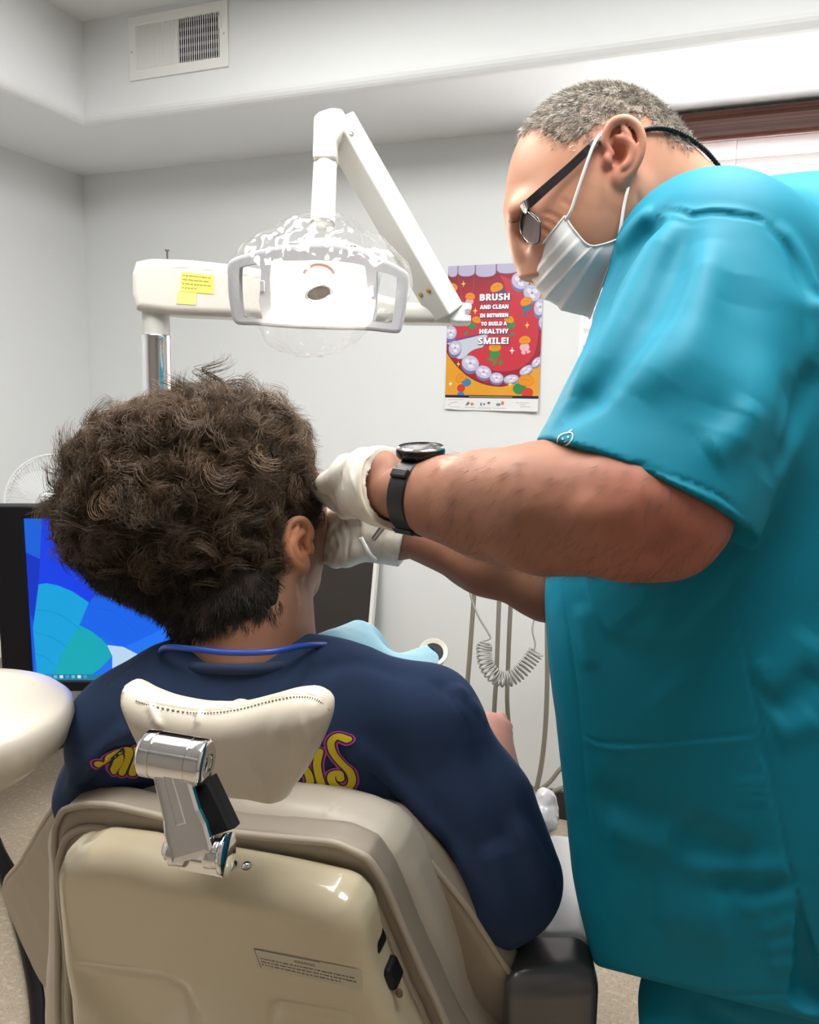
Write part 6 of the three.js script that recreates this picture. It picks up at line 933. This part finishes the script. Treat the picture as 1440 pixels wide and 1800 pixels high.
    const ctr = A(1030, 450, D0), skinF = (off, flip) => { const pos = [], idx = [], uv = []; for (let j = 0; j <= nT; j++) for (let i = 0; i <= nS; i++) { const p = grid[j][i].clone(), s = Math.abs(i / nS * 2 - 1), tt = j / nT, n = p.clone().sub(ctr).normalize(); let w = 0; for (const [c, h] of [[0.2, 0.0014], [0.36, 0.0032], [0.55, 0.0036], [0.74, 0.003]]) { const q = (tt - c) / 0.05; w += h * (q > 0 ? Math.exp(-q * 1.2) : Math.exp(-q * q * 6)); } w *= 0.35 + 0.65 * (1 - s ** 3); w += 0.0008 * noise(p.x * 60, p.y * 60, p.z * 60); p.addScaledVector(n, 0.002 + w + off); pos.push(p.x, p.y, p.z); uv.push(i / nS, tt); } for (let j = 0; j < nT; j++) for (let i = 0; i < nS; i++) { const a = j * (nS + 1) + i, b = a + 1, c = a + nS + 1, d = c + 1; flip ? idx.push(a, b, c, b, d, c) : idx.push(a, c, b, b, c, d); } const g = new THREE.BufferGeometry(); g.setAttribute('position', new THREE.Float32BufferAttribute(pos, 3)); g.setAttribute('uv', new THREE.Float32BufferAttribute(uv, 2)); g.setIndex(idx); g.computeVertexNormals(); return g; };
    const maskMat = mat(new THREE.Color(0.80, 0.80, 0.80), 0.75, { transmission: 0.1, thickness: 0 });
    const mk = part(t, 'face_mask', merge([skinF(0), skinF(-0.0009, true)]), maskMat, 'white pleated face mask');
    const edgeT = (j) => tube(grid[j].map((p) => p.clone().addScaledVector(p.clone().sub(ctr).normalize(), 0.0024)), 0.0011, 120, 6);
    part(mk, 'hem', merge([edgeT(0), edgeT(nT), tube(grid.map((r) => r[nS].clone().addScaledVector(r[nS].clone().sub(ctr).normalize(), 0.0024)), 0.0012, 80, 6)]), maskMat);
    const loopMat = mat(new THREE.Color(0.86, 0.83, 0.80), 0.7);
    const lp = (l) => tube(l.map((q) => A(...q)), 0.0017, 60, 8);
    part(mk, 'ear_loop', lp([[995, 386, 0.855], [1003, 372, 0.850], [1014, 340, 0.846], [1030, 292, 0.842], [1044, 254, 0.842], [1056, 236, 0.852], [1080, 222, 0.866]]), loopMat);
    part(mk, 'ear_loop', lp([[1088, 420, 0.850], [1092, 395, 0.847], [1097, 362, 0.846], [1103, 335, 0.846], [1108, 318, 0.856], [1118, 290, 0.872]]), loopMat);
  }
  // glasses with a beaded retainer cord
  {
    const go = A(936, 397, 0.863), U = A(949, 400, 0.851).sub(A(922, 398, 0.880)).normalize(), W = UPV.clone().addScaledVector(U, -UPV.dot(U)).normalize(), N = new THREE.Vector3().crossVectors(U, W).normalize(), gm = basis(go, U, W, N), gp = (l) => smooth(l.map(([x, y]) => inFrame(gm, x, y)), 60, 0.35);
    const fm = mat(new THREE.Color(0.014, 0.014, 0.016), 0.25, { clearcoat: 0.5 }), lensPts = gp([[921, 368], [932, 374], [943, 382], [949, 390], [950, 405], [948, 424], [940, 429], [930, 426], [921, 415], [917, 396], [917, 380]]);
    const g0 = part(t, 'glasses', merge([tube(lensPts.map(([u, v]) => fromFrame(gm, u, v, 0)), 0.0009, 90, 8, true), tube([[950, 392, 0.8505], [943, 382, 0.854], [932, 373, 0.862], [923, 366, 0.872], [918, 380, 0.878], [916, 395, 0.881], [919, 412, 0.884], [925, 424, 0.892]].map((q) => A(...q)), 0.0016, 40, 8)]), fm, 'black half-rimmed glasses with a beaded cord');
    part(g0, 'lens', plate(gm, lensPts, -0.0009, 0.0009, 0.0003), mat(new THREE.Color(0.62, 0.58, 0.57), 0.03, { transmission: 0.94, thickness: 0, ior: 1.55 }));
    const far = smooth([[924, 424], [922, 432], [924, 445], [928, 456], [931, 452], [929, 438]].map(([x, y]) => [x, y]), 40, 0.4).map(([x, y]) => A(x, y, 0.962));
    part(g0, 'lens_rim', tube(far, 0.0008, 80, 6, true), mat(new THREE.Color(0.25, 0.3, 0.5), 0.2, { metalness: 0.5 }), 'thin rim of the far lens');
    const bar = (pts, hgt, th) => { const pos = [], idx = []; const n = pts.length; for (let i = 0; i < n; i++) { const d = pts[Math.min(i + 1, n - 1)].clone().sub(pts[Math.max(i - 1, 0)]).normalize(), o = BACK.clone().addScaledVector(d, -BACK.dot(d)).normalize(), w = new THREE.Vector3().crossVectors(o, d); const hh = hgt(i / (n - 1)) / 2; for (const [a, b] of [[-1, -1], [1, -1], [1, 1], [-1, 1]]) { const p = pts[i].clone().addScaledVector(w, a * hh).addScaledVector(o, b * th / 2); pos.push(p.x, p.y, p.z); } if (i) for (let k = 0; k < 4; k++) { const a = (i - 1) * 4 + k, b = (i - 1) * 4 + (k + 1) % 4; idx.push(a, a + 4, b, b, a + 4, b + 4); } } idx.push(0, 1, 2, 0, 2, 3); const e = (n - 1) * 4; idx.push(e, e + 2, e + 1, e, e + 3, e + 2); let g = new THREE.BufferGeometry(); g.setAttribute('position', new THREE.Float32BufferAttribute(pos, 3)); g.setAttribute('uv', new THREE.Float32BufferAttribute(new Float32Array(pos.length / 3 * 2), 2)); g.setIndex(idx); g = g.toNonIndexed(); g.computeVertexNormals(); return g; };
    part(g0, 'temple', bar(smoothOpen([[921, 369, 0.873], [926, 361, 0.862], [932, 356, 0.857], [960, 331, 0.852], [1000, 296, 0.850], [1040, 258, 0.846], [1062, 240, 0.856], [1095, 232, 0.866]].map((q) => A(...q)), 24), (u) => 0.0108 - 0.004 * u, 0.003), fm);
    const cord = smoothOpen([[1098, 240, 0.864], [1118, 235, 0.858], [1140, 227, 0.857], [1168, 226, 0.862], [1200, 236, 0.875], [1230, 256, 0.89], [1255, 281, 0.905], [1280, 316, 0.92], [1290, 340, 0.93]].map((q) => A(...q)), 110);
    const beads = cord.filter((_, i) => i > 8 && i % 2 === 0).map((p, i) => new THREE.SphereGeometry(0.0028, 8, 6).translate(p.x, p.y, p.z));
    part(g0, 'cord', merge([tube(cord, 0.0021, 160, 8), tube(cord.slice(0, 22), 0.0034, 40, 8), ...beads]), blackPlastic, 'black beaded retainer cord');
  }
  // wristwatch
  {
    const c = A(742, 872, 0.832), ax = A(700, 866, 0.848).sub(A(790, 880, 0.808)).normalize(), b = UPV.clone().addScaledVector(BACK, 0.25).addScaledVector(ax, -UPV.dot(ax) - BACK.dot(ax) * 0.25).normalize(), a = new THREE.Vector3().crossVectors(b, ax).normalize();
    const n = 72, ringPts = []; for (let i = 0; i < n; i++) { const an = i / n * Math.PI * 2, d = a.clone().multiplyScalar(Math.cos(an)).addScaledVector(b, Math.sin(an)); let lo = 0.005, hi = 0.08; for (let k = 0; k < 24; k++) { const m = (lo + hi) / 2, p = c.clone().addScaledVector(d, m); if (arms.base(p.x, p.y, p.z) < 0) lo = m; else hi = m; } ringPts.push([d, lo]); }
    const strapG = (() => { const pos = [], idx = []; for (let i = 0; i < n; i++) { const [d, r] = ringPts[i], w = 0.0105; for (const [e, o] of [[-w, 0.0006], [-w, 0.0034], [-w * 0.8, 0.0042], [w * 0.8, 0.0042], [w, 0.0034], [w, 0.0006]]) { const p = c.clone().addScaledVector(d, r + o).addScaledVector(ax, e); pos.push(p.x, p.y, p.z); } for (let k = 0; k < 6; k++) { const p0 = i * 6 + k, p1 = i * 6 + (k + 1) % 6, q0 = ((i + 1) % n) * 6 + k, q1 = ((i + 1) % n) * 6 + (k + 1) % 6; idx.push(p0, q0, p1, p1, q0, q1); } } const g = new THREE.BufferGeometry(); g.setAttribute('position', new THREE.Float32BufferAttribute(pos, 3)); g.setAttribute('uv', new THREE.Float32BufferAttribute(new Float32Array(pos.length / 3 * 2), 2)); g.setIndex(idx); g.computeVertexNormals(); return g; })();
    const wt = part(t, 'wristwatch', strapG, mat(new THREE.Color(0.010, 0.010, 0.011), 0.45), 'black strapped wristwatch');
    const topI = Math.round(n / 4), [td, trd] = ringPts[topI], cc = c.clone().addScaledVector(td, trd + 0.001).addScaledVector(ax, 0.001), cn = td.clone().addScaledVector(BACK, 0.02).normalize(), R = 0.0245;
    part(wt, 'case', turned(cc, cc.clone().add(cn), [[0, 0], [R * 0.9, 0], [R, 0.003], [R * 1.02, 0.007], [R, 0.0095], [R * 0.93, 0.0112], [R * 0.88, 0.0118], [R * 0.86, 0.0108], [0, 0.0106]], 56), mat(new THREE.Color(0.03, 0.03, 0.032), 0.22, { metalness: 0.7 }));
    part(wt, 'bezel', turned(cc.clone().addScaledVector(cn, 0.0098), cc.clone().add(cn), [[R * 0.90, 0.0026], [R * 0.98, 0.0016], [R * 1.0, 0.0006], [R * 0.98, 0]], 56), chrome);
    const dial = canvasTexture(256, 256, (g) => { g.fillStyle = '#23232c'; g.fillRect(0, 0, 256, 256); g.translate(128, 128); for (let i = 0; i < 60; i++) { g.save(); g.rotate(i * Math.PI / 30); g.fillStyle = '#dfe2ea'; g.fillRect(-2, -118, i % 5 ? 2 : 5, i % 5 ? 8 : 18); g.restore(); } for (const [x, y] of [[-46, 0], [46, 0], [0, 46]]) { g.beginPath(); g.arc(x, y, 26, 0, 7); g.fillStyle = '#55566a'; g.fill(); g.strokeStyle = '#cfd2dd'; g.lineWidth = 3; g.stroke(); } g.strokeStyle = '#f2f2f2'; g.lineWidth = 7; g.beginPath(); g.moveTo(0, 0); g.lineTo(-52, -30); g.moveTo(0, 0); g.lineTo(30, -88); g.stroke(); });
    const dg = new THREE.CircleGeometry(R * 0.86, 40); dg.applyQuaternion(new THREE.Quaternion().setFromUnitVectors(V(0, 0, 1), cn)); const dp = cc.clone().addScaledVector(cn, 0.0112); dg.translate(dp.x, dp.y, dp.z);
    part(wt, 'dial', dg, mat(0xffffff, 0.12, { map: dial, clearcoat: 1, clearcoatRoughness: 0.03 }));
    for (const s of [-1, 1]) { const i2 = topI + s * 10, [d2, r2] = ringPts[i2]; const p = c.clone().addScaledVector(d2, r2 + 0.004); part(wt, 'lug', placed(new RoundedBoxGeometry(0.010, 0.007, 0.02, 3, 0.002), basis(p, new THREE.Vector3().crossVectors(d2, ax), d2, ax)), mat(new THREE.Color(0.03, 0.03, 0.032), 0.25, { metalness: 0.7 })); }
    const i3 = topI - 27, [d3, r3] = ringPts[(i3 + n) % n], p3 = c.clone().addScaledVector(d3, r3 + 0.003);
    part(wt, 'strap_keeper', placed(new RoundedBoxGeometry(0.008, 0.008, 0.0245, 3, 0.002), basis(p3, new THREE.Vector3().crossVectors(d3, ax), d3, ax)), mat(new THREE.Color(0.012, 0.012, 0.013), 0.3));
  }
}
// saliva ejector tip and mirror handle held in the gloved hands
{
  const a = A(634, 945, 0.985), b = A(650, 974, 0.99), c = A(668, 1003, 1.02);
  single('suction_tip', 'short white plastic suction straw held at the far gloved hand', 'suction tip', tube([a, b, A(660, 984, 1.005)], 0.0026, 24, 10), mat(new THREE.Color(0.85, 0.85, 0.85), 0.3));
  single('mirror_handle', 'grey metal instrument handle held between the two gloved hands', 'dental instrument', rod(A(690, 905, 0.97), A(655, 950, 0.985), 0.0045, 0.003), mat(new THREE.Color(0.4, 0.4, 0.42), 0.25, { metalness: 0.9 }));
}

// ---------------------------------------------------------------- hose unit behind the men
{
  const D = 1.95, t = thing('delivery_unit', 'cream instrument delivery unit on a post, mostly hidden behind the standing man', 'dental unit', (() => { const p = A(1180, 1000, D); return V(p.x, 0, p.z); })());
  const p0 = A(815, 992, D), p1 = A(1190, 1018, D), y = p0.y;
  const m = basis(p0.clone(), p1.clone().sub(p0).setY(0).normalize(), V(0, 1, 0), V()), U = p1.clone().sub(p0).setY(0).normalize(), N = new THREE.Vector3().crossVectors(U, V(0, 1, 0)), fm = basis(V(p0.x, y, p0.z), U, V(0, 1, 0), N), L = p0.distanceTo(p1);
  part(t, 'housing', plate(fm, [[0, -0.025], [L, -0.025], [L, 0.03], [0, 0.03]], -0.06, 0.0, 0.008), cream);
  part(t, 'post', rod(V(t.position.x, 0.03, t.position.z), V(t.position.x, y, t.position.z), 0.025), cream);
  part(t, 'foot', turned(V(t.position.x, 0, t.position.z), V(t.position.x, 1, t.position.z), [[0, 0], [0.13, 0], [0.13, 0.02], [0.03, 0.04], [0, 0.04]], 32), cream);
  const hoseMat = mat(new THREE.Color(0.24, 0.215, 0.17), 0.5), pale = mat(new THREE.Color(0.40, 0.40, 0.37), 0.45);
  const hose = (name, label, px, r, mm, cat = 'hose', d = D - 0.03) => single(name, label, cat, tube(px.map(([x, yy]) => A(x, yy, d)), r, px.length * 12, 10), mm, 'instrument hoses');
  hose('instrument_hose', 'leftmost straight beige hose, hanging beside the seated shoulder', [[836, 1010], [831, 1080], [826, 1150], [821, 1230], [830, 1330], [880, 1390], [930, 1398]], 0.0056, hoseMat);
  hose('instrument_hose', 'straight beige hose passing behind the left of the coiled cord', [[879, 1010], [876, 1100], [873, 1180], [869, 1280], [880, 1360], [915, 1392], [940, 1396]], 0.0054, hoseMat);
  hose('instrument_hose', 'straight beige hose passing behind the middle of the coiled cord', [[901, 1010], [896, 1100], [893, 1180], [892, 1240], [900, 1310], [920, 1370], [942, 1390]], 0.0054, hoseMat, 'hose', D);
  hose('instrument_hose', 'long curved beige hose right beside the standing man', [[962, 1010], [962, 1100], [962, 1200], [958, 1290], [951, 1350], [943, 1390], [940, 1420]], 0.0056, hoseMat);
  hose('instrument_hose', 'short beige hose looping out from behind the teal top above the baseboard', [[1040, 1290], [1005, 1335], [985, 1352], [965, 1376], [940, 1392], [915, 1386], [900, 1378]], 0.005, hoseMat);
  hose('instrument_hose', 'lowest beige hose, curving flat in front of the dark baseboard', [[1040, 1365], [1010, 1378], [985, 1386], [962, 1396], [938, 1394], [915, 1384], [905, 1376]], 0.005, hoseMat, 'hose', D - 0.05);
  const d2 = D - 0.10, axis = smoothOpen([[853, 1128], [851, 1145], [856, 1170], [872, 1190], [892, 1194], [912, 1183], [930, 1163], [944, 1144]].map(([x, yy]) => A(x, yy, d2)), 200), pts = [A(822, 1015, d2), A(828, 1050, d2), A(842, 1085, d2), A(858, 1112, d2), A(862, 1122, d2)];
  for (let i = 0; i <= 420; i++) { const f = i / 420 * 198, k = Math.floor(f), p = axis[k].clone().lerp(axis[k + 1], f - k), dir = axis[Math.min(k + 2, 200)].clone().sub(axis[Math.max(k - 1, 0)]).normalize(), s = new THREE.Vector3().crossVectors(dir, BACK).normalize(), o = new THREE.Vector3().crossVectors(s, dir), an = i / 420 * Math.PI * 2 * 25, env = 0.0165 * Math.min(1, 0.45 + i / 40); pts.push(p.addScaledVector(s, Math.cos(an) * env).addScaledVector(o, Math.sin(an) * env)); }
  pts.push(A(940, 1150, d2), A(941, 1132, d2), A(936, 1108, d2), A(940, 1085, d2), A(945, 1060, d2), A(946, 1015, d2));
  single('coiled_cord', 'pale coiled cord hanging in a U before the straight hoses', 'cord', tube(pts, 0.0021, 2600, 7), pale);
}
// rinse bowl on a stem beyond the seated shoulder
{
  const c = A(762, 1146, 1.62), ax = BACK.clone().multiplyScalar(0.75).add(V(0, 0.55, 0)).normalize(), t = thing('rinse_bowl', 'small beige bowl with a dark inside beyond the seated person\'s shoulder', 'bowl', V(c.x, 0, c.z));
  part(t, 'bowl', turned(c.clone().addScaledVector(ax, -0.03), c, [[0, 0], [0.016, 0], [0.026, 0.012], [0.0295, 0.03], [0.0275, 0.032], [0.0245, 0.029], [0, 0.024]], 40), cream);
  part(t, 'inner_lining', turned(c.clone().addScaledVector(ax, -0.006), c.clone().addScaledVector(ax, 0.01), [[0, 0], [0.024, 0.001], [0.0245, 0.004], [0, 0.0045]], 32), blackPlastic);
  part(t, 'stem', rod(V(c.x, 0.02, c.z), c.clone().addScaledVector(ax, -0.022), 0.012), cream);
  part(t, 'foot', turned(V(c.x, 0, c.z), V(c.x, 1, c.z), [[0, 0], [0.09, 0], [0.09, 0.015], [0.02, 0.03], [0, 0.03]], 32), cream);
}

renderer.render(scene, camera);
